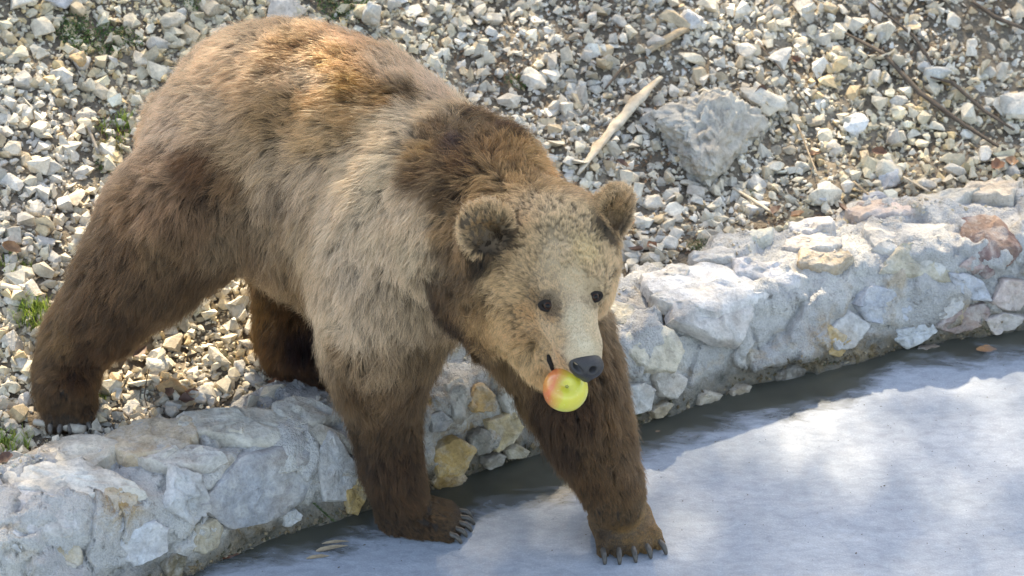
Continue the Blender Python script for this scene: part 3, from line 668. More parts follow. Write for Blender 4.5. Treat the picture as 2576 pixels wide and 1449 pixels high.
tuft(328, 105, 220, .016, .028, M['herb'], 'narrow upright herb between white stones above the rump', 'herb', 'plant', .0038, True)
tuft(868, 22, 700, .018, .055, M['herb'], 'green herb cushion behind the top of the back', 'herb', 'plant', .0042, True)
tuft(490, 8, 260, .014, .035, M['herb'], 'herb cut by the top edge of the picture', 'herb', 'plant', .0040, True)
tuft(1300, 215, 120, .014, .022, M['herb'], 'small dark herb left of the five cornered slab', 'herb', 'plant', .0034, True)
tuft(265, 430, 120, .012, .018, M['herb'], 'moss dark sprig in the gravel beside the flank', 'herb', 'plant', .0034, True)
tuft(1760, 625, 240, .008, .026, M['herb'], 'olive moss on the back edge of the curb', 'moss', 'moss', .0026, True)
tuft(1885, 497, 90, .010, .014, M['herb'], 'tiny moss spot under the big boulder', 'moss', 'moss', .0026, True)
tuft(560, 905, 120, .007, .030, M['herb'], 'thin moss among the pebbles between the hind legs', 'moss', 'moss', .0022, True)
# conifer sprig at the waterline
p = PZ(822, 1300, .02); V_, F_ = [], []
for i in range(70):
    t = i/70; a = random.uniform(-1.1, 1.1); c = Vector((-.03+.045*t, -.02*t, .035*(1-t))); d = Vector((.6+math.sin(a)*.4, -.4, math.cos(a)*.5-.1)).normalized()*.012; s = d.cross(Vector((0, 1, .3))).normalized()*.0008; b0 = len(V_)
    V_ += [tuple(c-s), tuple(c+s), tuple(c+d)]; F_.append((b0, b0+1, b0+2))
me = bpy.data.meshes.new('conifer_sprig'); me.from_pydata(V_, [], F_); o = link('conifer_sprig', me, None, M['herb']); o.location = p; tag(o, 'green conifer sprig leaning on the curb at the waterline', 'sprig')

# brown litter where the soil shows
V_, F_ = [], []
for i in range(1500):
    bu, bv, br, bk = random.choice([b for b in BARE if b[3] >= .3]); u, v = random.gauss(bu, br*.7), random.gauss(bv, br*.6)
    p = on_ground(u, v, 25)
    if qdist(p[0], p[1]) < WT: continue
    n_ = ground_normal(p[0], p[1]); q = Euler((random.gauss(0, .5), random.gauss(0, .5), random.uniform(0, 6.3))).to_matrix(); L = random.uniform(.004, .012); w2 = L*random.uniform(.12, .5); c_ = Vector(p)+n_*random.uniform(.004, .012); b0 = len(V_)
    V_ += [tuple(c_+q@Vector(k)) for k in ((-L, 0, 0), (-L*.2, w2, .002), (L, w2*.2, 0), (L*.1, -w2, .002))]; F_.append((b0, b0+1, b0+2, b0+3))
me = bpy.data.meshes.new('soil_litter'); me.from_pydata(V_, [], F_); o = link('soil_litter', me, None, plain('litter_brown', (.16, .10, .06), .9, .6, 60)); tag(o, 'bits of brown leaf and twig on bare soil between the gravel', 'litter', kind='stuff')

# specks of litter on the ice
V_, F_ = [], []
for i in range(420):
    u, v = random.uniform(560, 2700), random.uniform(900, 1560)
    if v < np.interp(u, [500, 1200, 1760, 2250, 2576], [1440, 1290, 1100, 940, 900]): continue
    p = PZ(u, v, .0062); a = random.uniform(0, 6.28); L = random.uniform(.0008, .0024)*(2.2 if random.random() < .06 else 1); w2 = L*random.uniform(.25, .8); b0 = len(V_)
    for (x, y, z) in ((-1, 0, 0), (0, -1, 0), (1, 0, 0), (0, 1, 0), (0, 0, 1)): V_.append((p[0]+math.cos(a)*x*L-math.sin(a)*y*w2, p[1]+math.sin(a)*x*L+math.cos(a)*y*w2, p[2]+z*.001))
    F_ += [(b0, b0+1, b0+4), (b0+1, b0+2, b0+4), (b0+2, b0+3, b0+4), (b0+3, b0, b0+4)]
me = bpy.data.meshes.new('ice_litter'); me.from_pydata(V_, [], F_); o = link('ice_litter', me, None, M['twig']); tag(o, 'scattered dark specks of litter on the ice', 'litter', kind='stuff')
FUR_GUIDES, FUR_KIDS, FUR_GAIN = 46000, 18, 2.15
# ================================================================== THE BEAR
def surface_nets(F, org, h):
    nx, ny, nz = F.shape; S = F < 0
    cx = (nx-1, ny-1, nz-1)
    cnt = np.zeros(cx, np.int8)
    corners = [(i, j, k) for i in (0, 1) for j in (0, 1) for k in (0, 1)]
    def sub(A, c): return A[c[0]:c[0]+cx[0], c[1]:c[1]+cx[1], c[2]:c[2]+cx[2]]
    for c in corners: cnt += sub(S, c)
    act = (cnt > 0) & (cnt < 8); I = np.argwhere(act); vid = np.full(cx, -1, np.int64); vid[act] = np.arange(len(I))
    acc = np.zeros((len(I), 3)); num = np.zeros(len(I))
    fv = {c: F[I[:, 0]+c[0], I[:, 1]+c[1], I[:, 2]+c[2]] for c in corners}
    for a in corners:
        for ax in range(3):
            if a[ax]: continue
            b = list(a); b[ax] = 1; b = tuple(b); A, B = fv[a], fv[b]; m = (A < 0) != (B < 0)
            t = np.where(m, A/np.where(m, A-B, 1), 0)
            pt = np.array(a, float)[None].repeat(len(I), 0); pt[:, ax] = t
            acc[m] += pt[m]; num[m] += 1
    V = org + (I + acc/num[:, None])*h
    Fc = []
    for ax in range(3):
        o1, o2 = [(1, 2), (2, 0), (0, 1)][ax]
        sl0 = [slice(1, -1)]*3; sl0[ax] = slice(0, -1); sl1 = list(sl0); sl1[ax] = slice(1, None)
        s0 = S[tuple(sl0)]; s1 = S[tuple(sl1)]; E = np.argwhere(s0 != s1)
        flip = s0[s0 != s1]
        e = E + 1; e[:, ax] -= 1
        def cell(d1, d2):
            c = e.copy(); c[:, o1] -= d1; c[:, o2] -= d2; return vid[c[:, 0], c[:, 1], c[:, 2]]
        q = np.stack([cell(1, 1), cell(0, 1), cell(0, 0), cell(1, 0)], 1)
        q[~flip] = q[~flip][:, ::-1]; Fc.append(q)
    return V, np.concatenate(Fc)
class SDF:
    def __init__(s, lo, hi, h):
        s.o = np.array(lo, float); s.h = h; s.n = np.ceil((np.array(hi)-lo)/h).astype(int)+1
        s.F = np.full(s.n, .3, np.float32)
    def box(s, lo, hi):
        a = np.clip(np.floor((lo-s.o)/s.h).astype(int), 0, s.n-1); b = np.clip(np.ceil((hi-s.o)/s.h).astype(int)+1, 1, s.n)
        sl = tuple(slice(x, y) for x, y in zip(a, b)); g = [s.o[i]+s.h*np.arange(a[i], b[i]) for i in range(3)]
        return sl, np.stack(np.meshgrid(*g, indexing='ij'), -1).astype(np.float32)
    def add(s, d, sl, k):
        A = s.F[sl]; h = np.clip(.5+.5*(A-d)/k, 0, 1); s.F[sl] = A+(d-A)*h - k*h*(1-h)
    def cone(s, A, ra, B, rb, k=.03):
        A, B = np.array(A, float), np.array(B, float); m = max(ra, rb)+k*2+.02
        sl, g = s.box(np.minimum(A, B)-m, np.maximum(A, B)+m); ab = B-A; L2 = max(ab@ab, 1e-9)
        t = np.clip(((g-A.astype(np.float32))@ab.astype(np.float32))/L2, 0, 1)
        d = np.linalg.norm(g-A.astype(np.float32)-t[..., None]*ab.astype(np.float32), axis=-1) - (ra+(rb-ra)*t)
        s.add(d, sl, k)
    def chain(s, pts, k=.03):
        for (a, ra), (b, rb) in zip(pts[:-1], pts[1:]): s.cone(a, ra, b, rb, k)
    def ell(s, C, R, rad, k=.02, cut=False, hollow=None):
        """R rows = axes"""
        C = np.array(C); m = max(rad)+k*2+.02; sl, g = s.box(C-m, C+m)
        q = ((g-C)@np.array(R).T)/np.array(rad); n = np.linalg.norm(q, axis=-1); d = (n-1)*min(rad)*np.clip(n, .6, 1)**0
        if hollow is not None:
            Ch, rh = hollow; d = np.maximum(d, rh-np.linalg.norm(g-Ch, axis=-1))
        if cut:
            A = s.F[sl]; h = np.clip(.5-.5*(A+d)/k, 0, 1); s.F[sl] = A+(-d-A)*h + k*h*(1-h)
        else: s.add(d, sl, k)

body = SDF((-1.16, -.50, -.02), (.48, .86, 1.16), .0062)
C_, k_ = body.chain, .08
# trunk
C_([(P(562,345,.55), .145), (P(645,302,.50), .165), (P(750,285,.45), .165), (P(900,345,.38), .165), (P(1035,430,.30), .150), (P(1145,470,.22), .120)], .09)
C_([(P(1165,412,.20), .088), (P(1232,448,.13), .090), (P(1300,562,.02), .092), (P(1380,612,-.06), .100)], .07)
C_([(P(580,440,.46), .145), (P(700,478,.38), .160), (P(880,540,.30), .185), (P(1040,600,.20), .18), (P(1105,665,.14), .145)], .08)
C_([(P(1090,530,.14), .165), (P(1185,575,.04), .145), (P(1290,640,-.06), .115)], .07)
# head
HC = P(1388, 640, -.13); NOSE = P(1474, 922, -.345); fh = unit(NOSE-HC)
sideh = unit(np.cross(fh, [0, 0, 1])); sideh = sideh if sideh[0] > 0 else -sideh   # towards picture right (its own left)
uph = np.cross(sideh, fh); uph = uph if uph[2] > 0 else -uph
C_([(HC+uph*.0, .122), (HC+fh*.05+uph*.005, .112)], .05)
C_([(P(1330,640,-.12), .10), (P(1430,625,-.10), .090)], .05)
C_([(P(1250,720,-.12), .085), (P(1330,800,-.19), .060)], .05)
C_([(P(1190,735,-.06), .085), (P(1250,800,-.11), .06)], .05)
C_([(P(1482,680,-.09), .052), (P(1466,745,-.16), .036)], .035)
C_([(P(1395,735,-.225), .064), (P(1430,800,-.285), .050), (P(1456,870,-.335), .040), (P(1468,905,-.350), .034)], .026)
C_([(P(1320,845,-.17), .050), (P(1372,915,-.235), .032), (P(1415,958,-.285), .022)], .022)
C_([(P(1395,880,-.27), .034), (P(1425,905,-.31), .030)], .025)          # upper lip side
EYE_R, EYE_L = P(1379, 768, -.325), P(1494, 746, -.285)
def pushed(p, d): return p + unit(p-CAM)*d
for e in (P(1385, 742, -.27), P(1485, 722, -.235)): body.cone(e, .030, e, .030, .025)      # brow
# near fore leg
RF = [(P(985,640,.10), .150), (P(970,760,.06), .122), (P(960,880,.05), .095), (P(957,980,.07), .069), (P(972,1090,.06), .050), (P(988,1180,.03), .043), (P(1008,1245,.02), .042)]
C_(RF, .06)
pf = PZ(1015, 1335, 0)
def foot(A, dirv, width, length, toes, rad, palm_r, sprd=1., claw=.03, crad=.0048, low=.0, claws=True, fans=None):
    """palm from A (on the ground) along dirv; five toes with claws; returns claw specs"""
    dirv = unit([*dirv[:2], 0]); sd = np.array([-dirv[1], dirv[0], 0]); out = []
    A = np.array(A, float)
    for q in (-.5, 0, .5):
        body.cone(A+sd*width*q*.7+[0, 0, palm_r], palm_r, A+dirv*length+sd*width*q*.95+[0, 0, palm_r*.72], palm_r*.72, .02)
    for i in range(5):
        q = (i-2)/4.; arc = (1-abs(q)*1.1*abs(q))
        b = A+dirv*(length*(.72+.18*arc))+sd*width*q*1.05+[0, 0, palm_r*.85]
        td = unit(dirv+sd*q*.35*sprd)
        tip = A+dirv*(length*.98+toes*arc)+sd*width*q*1.22*sprd; tip[2] = A[2]+rad*1.02
        mid = (b+tip)/2+[0, 0, rad*.55]
        body.chain([(b, rad*1.02), (mid, rad*1.0), (tip, rad*.92)], .006)
        out.append((tip+[0, 0, rad*.35]+td*rad*.75, td))
    return out
clawspec = []
dR = unit([.93, -.20, 0]); A_R = PZ(1012, 1322, 0)
body.cone(P(1005,1250,.02), .05, A_R+[0, 0, .04]+dR*.0, .042, .04)
clawspec += [(c, .030) for c in foot(A_R-dR*.01, dR, .074, .094, .040, .0155, .036)]
# far fore leg, stretched forward
A_L = PZ(1560, 1338, 0); dL = unit([.24, -.97, 0])
LF = [(P(1310,790,.22), .12), (P(1398,870,.13), .105), (P(1436,965,.08), .090), (P(1472,1060,.04), .071), (P(1506,1140,.02), .058), (P(1533,1215,.0), .045), (P(1553,1280,-.02), .041), (A_L+[0, .01, .042], .040)]
C_(LF, .06)
clawspec += [(c, .030) for c in foot(A_L+dL*.0, dL, .092, .060, .038, .0155, .036, 1.1)]
# near hind leg
GZ = .165
hp = on_ground(176, 1076); hp[2] += .005
HY = hp[1]
RH = [(P(540,445,.40), .158), (P(430,570,.33), .132), (P(342,685,.29), .100), (P(258,780,.27), .070), (P(194,860,.26), .050), (P(166,925,.24), .044), (P(166,985,HY+.03), .036), (hp+[0, .02, .038], .032)]
C_(RH, .07)
dH = unit([.12, -.99, 0]); 
hind_claws = foot(hp-dH*.048, dH, .064, .056, .024, .0145, .031)
clawspec += [(c, .016) for c in hind_claws]
# far hind leg
lp = on_ground(860, 985); 
LH = [(P(740,620,.52), .11), (P(742,760,.46), .066), (P(748,860,.42), .064), (P(772,920,.38), .052), (lp+[0, 0, .045], .042)]
C_(LH, .06)
clawspec += [(c, .018) for c in foot(lp, unit([.8, -.6, 0]), .075, .05, .03, .0155, .034)]
# tail
C_([(P(430,300,.68), .05), (P(395,350,.72), .03)], .04)
# ears: shallow cups
EARS = []
for (uu, vv, yy, lean, r) in ((1226, 572, -.185, -.30, .056), (1538, 528, -.065, .45, .052)):
    c = P(uu, vv, yy); nrm = unit(fh*.55 + sideh*lean + uph*.25 + np.array([0, -.25, 0])); a2 = unit(np.cross(nrm, uph)); a3 = np.cross(a2, nrm)
    body.ell(c, [a2, a3, nrm], (r, r*1.08, .024), .014, hollow=(c+nrm*.062-a3*.004, .053)); EARS.append((c, nrm, r))
    body.cone(c-nrm*.02-a3*r*.6, .03, c-nrm*.03-a3*r*1.1, .035, .03)
# eye sockets
for e, ss in ((EYE_R, .020), (EYE_L, .018)):
    uu, vv = proj(e); c_ = None
    body.ell(e+unit(CAM-e)*.012, [[1, 0, 0], [0, 1, 0], [0, 0, 1]], (ss, ss, ss*.8), .010, cut=True)
for e in (EYE_R, EYE_L): pass
org, h = body.o, body.h
V, Fq = surface_nets(body.F, org, h)
# drop loose islands is not needed; smooth twice
def smooth(V, F, it=2, lam=.5):
    E = np.concatenate([F[:, [0, 1]], F[:, [1, 2]], F[:, [2, 3]], F[:, [3, 0]]]); deg = np.bincount(E.ravel(), minlength=len(V))[:, None]
    for _ in range(it):
        S = np.zeros_like(V)
        for k in range(3):
            S[:, k] = np.bincount(E[:, 0], V[E[:, 1], k], len(V)) + np.bincount(E[:, 1], V[E[:, 0], k], len(V))
        V = V + lam*(S/deg - V)
    return V
V = smooth(V, Fq, 2, .5)
bear = bpy.data.objects.new('brown_bear', None); col.objects.link(bear)
bear.location = (-.4, .2, 0); tag(bear, 'brown bear walking down onto the ice with an apple in its mouth', 'bear')
bpy.context.view_layer.update()
def bearpart(name, data, mat=None):
    o = link(name, data, bear, mat); o.matrix_parent_inverse = bear.matrix_world.inverted(); return o
def skin_material():
    t = NT('bear_skin'); c = t.n('ShaderNodeAttribute', attribute_name='tint').outputs['Color']
    return t.done(t.bsdf(c, .8))
M['skin'] = skin_material()
body_bvh = BVHTree.FromPolygons([tuple(v) for v in V], [tuple(int(i) for i in f) for f in Fq])
# vertex normals
T1 = np.concatenate([Fq[:, [0, 1, 2]], Fq[:, [0, 2, 3]]])
fn = np.cross(V[T1[:, 1]]-V[T1[:, 0]], V[T1[:, 2]]-V[T1[:, 0]]); area = np.linalg.norm(fn, axis=1)/2
VN = np.zeros_like(V)
for k in range(3):
    for c in range(3): VN[:, c] += np.bincount(T1[:, k], fn[:, c], len(V))
VN /= np.linalg.norm(VN, axis=1)[:, None]+1e-12

# ---- what the coat looks like where: (u, v, lie of the hair in degrees, length, colour with some sun and shade in it)
def c3(*c): return lin(c)
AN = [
 # rump and back, with edge light and an orange sun patch in the colours
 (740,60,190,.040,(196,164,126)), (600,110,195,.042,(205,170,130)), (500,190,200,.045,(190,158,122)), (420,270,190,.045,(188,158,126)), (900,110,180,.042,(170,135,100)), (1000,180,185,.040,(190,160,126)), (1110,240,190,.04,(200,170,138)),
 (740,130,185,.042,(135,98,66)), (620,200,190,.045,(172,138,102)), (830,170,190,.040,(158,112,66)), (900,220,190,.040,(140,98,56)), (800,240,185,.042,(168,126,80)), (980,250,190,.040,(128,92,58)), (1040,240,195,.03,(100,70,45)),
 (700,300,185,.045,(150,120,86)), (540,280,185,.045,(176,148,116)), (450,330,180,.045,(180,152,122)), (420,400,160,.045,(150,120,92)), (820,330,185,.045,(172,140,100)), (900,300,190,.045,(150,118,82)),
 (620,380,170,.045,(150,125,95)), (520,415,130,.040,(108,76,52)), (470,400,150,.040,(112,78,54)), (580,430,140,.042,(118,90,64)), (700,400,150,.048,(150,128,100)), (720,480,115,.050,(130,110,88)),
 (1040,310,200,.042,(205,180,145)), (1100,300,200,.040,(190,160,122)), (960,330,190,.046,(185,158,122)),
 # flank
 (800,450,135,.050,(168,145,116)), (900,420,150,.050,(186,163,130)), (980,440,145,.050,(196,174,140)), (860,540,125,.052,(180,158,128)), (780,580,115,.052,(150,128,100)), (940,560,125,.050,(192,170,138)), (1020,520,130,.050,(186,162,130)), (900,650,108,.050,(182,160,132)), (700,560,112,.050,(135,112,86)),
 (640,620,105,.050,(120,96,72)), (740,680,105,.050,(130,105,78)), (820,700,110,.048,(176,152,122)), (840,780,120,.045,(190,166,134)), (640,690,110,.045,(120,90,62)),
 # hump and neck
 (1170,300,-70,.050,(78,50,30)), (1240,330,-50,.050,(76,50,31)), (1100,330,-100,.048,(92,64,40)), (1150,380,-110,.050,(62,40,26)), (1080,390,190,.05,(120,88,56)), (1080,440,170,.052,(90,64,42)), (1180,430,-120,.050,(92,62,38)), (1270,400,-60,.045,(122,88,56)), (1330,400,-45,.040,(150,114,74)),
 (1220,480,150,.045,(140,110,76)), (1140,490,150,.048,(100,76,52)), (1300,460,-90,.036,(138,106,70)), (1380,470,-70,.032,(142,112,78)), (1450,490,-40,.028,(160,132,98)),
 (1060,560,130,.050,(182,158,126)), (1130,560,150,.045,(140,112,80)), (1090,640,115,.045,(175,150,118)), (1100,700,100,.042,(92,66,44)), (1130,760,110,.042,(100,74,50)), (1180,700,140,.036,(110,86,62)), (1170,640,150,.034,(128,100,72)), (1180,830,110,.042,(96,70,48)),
 (1092,650,110,.040,(64,44,30)), (1084,700,105,.042,(62,42,28)), (1098,745,110,.042,(64,44,30)), (1120,785,115,.042,(70,50,34)), (1155,822,110,.040,(74,54,38)), (1195,855,105,.038,(84,62,44)), (1120,610,130,.036,(78,56,38)), (1140,700,140,.034,(92,70,50)), (1050,620,125,.046,(190,168,136)), (1050,700,110,.046,(176,154,124)), (1070,790,100,.046,(150,130,104)),  # dark crescent: shading gap behind the cheek put into the hair colour
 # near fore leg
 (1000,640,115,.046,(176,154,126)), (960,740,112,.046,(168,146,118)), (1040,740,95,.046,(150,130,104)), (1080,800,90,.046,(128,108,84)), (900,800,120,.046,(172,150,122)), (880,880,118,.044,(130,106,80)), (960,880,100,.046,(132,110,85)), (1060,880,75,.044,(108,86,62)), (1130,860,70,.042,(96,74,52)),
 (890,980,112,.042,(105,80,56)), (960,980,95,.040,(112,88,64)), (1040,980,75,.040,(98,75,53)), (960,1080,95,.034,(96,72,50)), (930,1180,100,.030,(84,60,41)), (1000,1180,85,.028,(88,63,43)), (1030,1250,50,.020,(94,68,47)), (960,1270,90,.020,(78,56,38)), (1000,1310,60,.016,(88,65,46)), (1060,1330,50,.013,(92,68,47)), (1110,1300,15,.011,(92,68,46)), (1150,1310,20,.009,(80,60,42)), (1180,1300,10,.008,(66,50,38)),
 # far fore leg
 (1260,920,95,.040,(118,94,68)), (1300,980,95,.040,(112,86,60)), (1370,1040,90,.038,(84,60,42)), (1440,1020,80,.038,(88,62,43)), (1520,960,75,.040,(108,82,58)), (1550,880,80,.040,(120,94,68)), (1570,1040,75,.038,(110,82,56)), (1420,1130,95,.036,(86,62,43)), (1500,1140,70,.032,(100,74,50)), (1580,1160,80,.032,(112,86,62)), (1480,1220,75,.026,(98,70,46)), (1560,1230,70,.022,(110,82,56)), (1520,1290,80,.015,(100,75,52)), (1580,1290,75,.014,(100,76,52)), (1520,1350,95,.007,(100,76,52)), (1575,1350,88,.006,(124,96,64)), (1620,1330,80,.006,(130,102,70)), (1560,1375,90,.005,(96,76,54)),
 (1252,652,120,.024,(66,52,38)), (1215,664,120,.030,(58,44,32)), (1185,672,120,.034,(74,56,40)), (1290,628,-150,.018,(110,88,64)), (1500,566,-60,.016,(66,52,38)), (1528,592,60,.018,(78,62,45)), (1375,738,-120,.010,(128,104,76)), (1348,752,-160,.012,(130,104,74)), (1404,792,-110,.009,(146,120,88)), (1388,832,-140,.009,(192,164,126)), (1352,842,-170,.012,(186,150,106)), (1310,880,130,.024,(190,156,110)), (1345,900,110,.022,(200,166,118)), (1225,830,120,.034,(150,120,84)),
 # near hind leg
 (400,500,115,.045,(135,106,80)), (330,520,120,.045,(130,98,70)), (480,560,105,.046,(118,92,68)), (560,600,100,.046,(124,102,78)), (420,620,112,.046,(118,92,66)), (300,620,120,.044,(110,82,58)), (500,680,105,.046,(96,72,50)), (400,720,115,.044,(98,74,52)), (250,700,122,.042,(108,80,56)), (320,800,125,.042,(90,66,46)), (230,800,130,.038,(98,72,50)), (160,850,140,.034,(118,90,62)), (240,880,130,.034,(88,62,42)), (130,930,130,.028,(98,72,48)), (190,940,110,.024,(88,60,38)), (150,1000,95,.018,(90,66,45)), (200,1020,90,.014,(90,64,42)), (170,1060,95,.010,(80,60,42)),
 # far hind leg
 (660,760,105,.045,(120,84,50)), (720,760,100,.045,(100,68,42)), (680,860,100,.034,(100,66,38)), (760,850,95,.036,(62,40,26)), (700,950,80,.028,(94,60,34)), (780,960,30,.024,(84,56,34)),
 # face, the sun patch on the right forehead included in its colour
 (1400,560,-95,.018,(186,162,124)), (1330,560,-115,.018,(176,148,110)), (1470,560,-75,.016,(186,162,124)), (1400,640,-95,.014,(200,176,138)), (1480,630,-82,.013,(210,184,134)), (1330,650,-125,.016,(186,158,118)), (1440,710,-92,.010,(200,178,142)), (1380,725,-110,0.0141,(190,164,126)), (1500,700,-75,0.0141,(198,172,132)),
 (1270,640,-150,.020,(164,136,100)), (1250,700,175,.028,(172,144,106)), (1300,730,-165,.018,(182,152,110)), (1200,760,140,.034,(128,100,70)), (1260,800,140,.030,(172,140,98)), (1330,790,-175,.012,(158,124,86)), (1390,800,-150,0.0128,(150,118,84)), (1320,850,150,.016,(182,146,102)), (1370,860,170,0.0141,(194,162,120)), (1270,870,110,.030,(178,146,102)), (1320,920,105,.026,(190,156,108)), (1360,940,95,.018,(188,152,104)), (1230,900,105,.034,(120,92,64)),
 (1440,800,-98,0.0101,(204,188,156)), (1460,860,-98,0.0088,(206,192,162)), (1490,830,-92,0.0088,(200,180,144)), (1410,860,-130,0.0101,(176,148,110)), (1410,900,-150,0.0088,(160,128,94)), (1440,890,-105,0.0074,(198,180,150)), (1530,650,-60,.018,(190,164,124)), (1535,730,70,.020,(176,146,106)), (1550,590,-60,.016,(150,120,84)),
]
EARAN = []
for ei, (c, nrm, r) in enumerate(EARS): pass
apos, adir, alen, acol = [], [], [], []
for (u, v, ang, L, c) in AN:
    r = hit(body_bvh, u, v)
    if r is None: 
        print('anchor misses', u, v); r = (None,)
        q = P(u, v, .2); r = body_bvh.find_nearest(Vector(q), 5.0)
    p, n = np.array(r[0]), np.array(r[1]); a = math.radians(ang)
    d = np.array([1., 0, 0])*math.cos(a) - UPV*math.sin(a)
    apos.append(p); adir.append(d); alen.append(L); acol.append(lin(c))
apos, adir, alen, acol = map(np.array, (apos, adir, alen, acol))
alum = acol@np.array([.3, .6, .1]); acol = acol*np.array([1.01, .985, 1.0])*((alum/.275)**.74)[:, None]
# the far side of the coat repeats the near side's growth, mirrored through the body's long plane
lat = unit([.469, .883, 0]); mid0 = np.array([-.12, .19, 0])
torso = np.array([(a[2] > .55 and q[0] < 1150) for a, q in zip(apos, AN)])
mp = apos[torso]; off = ((mp-mid0)@lat)[:, None]; 
mpos = mp - 2*off*lat - 0; keep = (off[:, 0] < -.05)
mdir = adir[torso] - 2*(adir[torso]@lat)[:, None]*lat
apos2 = np.concatenate([apos, mpos[keep]]); adir2 = np.concatenate([adir, mdir[keep]]); alen2 = np.concatenate([alen, alen[torso][keep]]); acol2 = np.concatenate([acol, acol[torso][keep]])
def field(p):
    out_d = np.zeros((len(p), 3)); out_l = np.zeros(len(p)); out_c = np.zeros((len(p), 3))
    for s in range(0, len(p), 20000):
        q = p[s:s+20000]; d2 = ((q[:, None, :]-apos2[None])**2).sum(-1)+2e-4; wgt = d2**-2.2; wgt /= wgt.sum(1)[:, None]
        out_d[s:s+20000] = wgt@adir2; out_l[s:s+20000] = wgt@alen2; out_c[s:s+20000] = wgt@acol2
    return out_d, out_l, out_c
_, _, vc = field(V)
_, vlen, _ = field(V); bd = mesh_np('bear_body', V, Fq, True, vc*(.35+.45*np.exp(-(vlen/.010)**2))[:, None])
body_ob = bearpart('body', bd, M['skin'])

# ---- fur
def fur_material():
    t = NT('bear_fur'); c = t.n('ShaderNodeAttribute', attribute_name='tint').outputs['Color']
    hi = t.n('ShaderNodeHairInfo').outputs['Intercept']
    c = t.mix(1., c, t.ramp(hi, [(0., .10), (.35, .42), (.7, 1.), (1., 1.35)]), 'MULTIPLY')  # dark roots: pigment, deepened for the shade between locks
    nd = t.n('ShaderNodeBsdfHairPrincipled'); nd.model = 'CHIANG'; nd.parametrization = 'COLOR'
    t.l(c, nd.inputs['Color']); nd.inputs['Roughness'].default_value = .35; nd.inputs['Radial Roughness'].default_value = .5
    mx = t.n('ShaderNodeMixShader'); mx.inputs[0].default_value = .38; t.l(t.bsdf(c, .55, None, Specular_IOR_Level=.2), mx.inputs[1]); t.l(nd.outputs[0], mx.inputs[2])
    return t.done(mx.outputs[0])
M['fur'] = fur_material()
def sample_surface(n, wgt=None):
    a = area if wgt is None else area*wgt
    cdf = np.cumsum(a); cdf /= cdf[-1]; f = np.searchsorted(cdf, rng.random(n)); r1 = np.sqrt(rng.random(n)); r2 = rng.random(n)
    b = np.stack([1-r1, r1*(1-r2), r1*r2], 1); t = T1[np.minimum(f, len(T1)-1)]
    p = (V[t]*b[..., None]).sum(1); nn = (VN[t]*b[..., None]).sum(1); nn /= np.linalg.norm(nn, axis=1)[:, None]
    return p, nn
fcen = V[T1].mean(1)
facing = np.einsum('ij,ij->i', VN[T1[:, 0]], unit(CAM-np.array([-.3, .1, .5]))[None].repeat(len(T1), 0))
wf_ = np.where(facing > -.25, 1.0, .35)
# short-haired places need more, finer clumps
_, tl, _ = field(fcen)
wf_ = wf_*np.clip((.040/np.maximum(tl, .004)), 1, 9)
NG, KIDS, SEG = FUR_GUIDES, FUR_KIDS, 5
gp, gn = sample_surface(NG, wf_)
gd, gl, gc = field(gp)
ear_in = np.zeros(NG)
for c, nrm, r in EARS:
    rel = gp-c; dist = np.linalg.norm(rel, axis=1); m = dist < r*1.25
    radial = rel - (rel@nrm)[:, None]*nrm; radial /= np.linalg.norm(radial, axis=1)[:, None]+1e-9
    upv_ = np.array([0, -.1, 1.]); rin = np.clip(np.linalg.norm(rel - (rel@nrm)[:, None]*nrm, axis=1)/r, 0, 1)[:, None]; gd[m] = (radial*rin**2 + upv_*(1-rin)*1.2)[m]; gl[m] = .016
    inside = m & ((gn@nrm) > .25) & (np.linalg.norm(rel - (rel@nrm)[:, None]*nrm, axis=1) < r*.78)
    gc[m] = lin((160, 134, 102)); gl[m] = .020; dd_ = unit([-.75 if c[0] < .1 else .75, 0, .7]); low = np.clip(((rel@dd_)/r+.35)/.9, 0, 1)[:, None]; gc[inside] = (lin((40, 32, 24))*(1-low)+lin((150, 124, 94))*low)[inside]; gl[inside] = .018; base_ = m & ~inside & (((rel@dd_)/r) < -.45); gc[base_] = lin((70, 55, 40)); ear_in[inside] = 1
# keep eyes, nose and claws free
bald = np.zeros(NG, bool)
NOSEC = P(1474, 922, -.372)
for c, r in ((EYE_R, .0205), (EYE_L, .0190), (NOSEC, .033), (P(1387, 905, -.30), .0001)): rel = gp-c; bald |= np.linalg.norm(rel + np.outer(rel@uph, uph)*(1.5 if r < .03 else 0.), axis=1) < r
near_eye = np.minimum(np.linalg.norm(gp-EYE_R, axis=1), np.linalg.norm(gp-EYE_L, axis=1))
gl = np.where(near_eye < .034, np.minimum(gl, .005), gl)
gc = np.where((near_eye < .029)[:, None], gc*.18, gc)
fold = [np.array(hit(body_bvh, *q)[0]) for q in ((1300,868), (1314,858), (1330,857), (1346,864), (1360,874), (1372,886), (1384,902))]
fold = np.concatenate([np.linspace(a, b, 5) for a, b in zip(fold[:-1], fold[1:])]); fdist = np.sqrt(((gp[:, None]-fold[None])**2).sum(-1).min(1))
gc = gc*(1-.72*np.exp(-(fdist/.0065)**2))[:, None]  # crease shade of the mouth fold, darkened into the hair colour
near_nose = np.linalg.norm(gp-NOSEC, axis=1); gl = np.where(near_nose < .05, np.minimum(gl, .003), gl)
sole = (gn[:, 2] < -.75) & (gp[:, 2] < .03)
ok = ~(bald | sole); gp, gn, gd, gl, gc = gp[ok], gn[ok], gd[ok], gl[ok], gc[ok]; NG = len(gp)
def vn(p, f, s): return np.stack([fa(p+s, f), fb(p+s*2, f), fc(p+s*3, f)], -1)
gd = gd/(np.linalg.norm(gd, axis=1)[:, None]+1e-9)
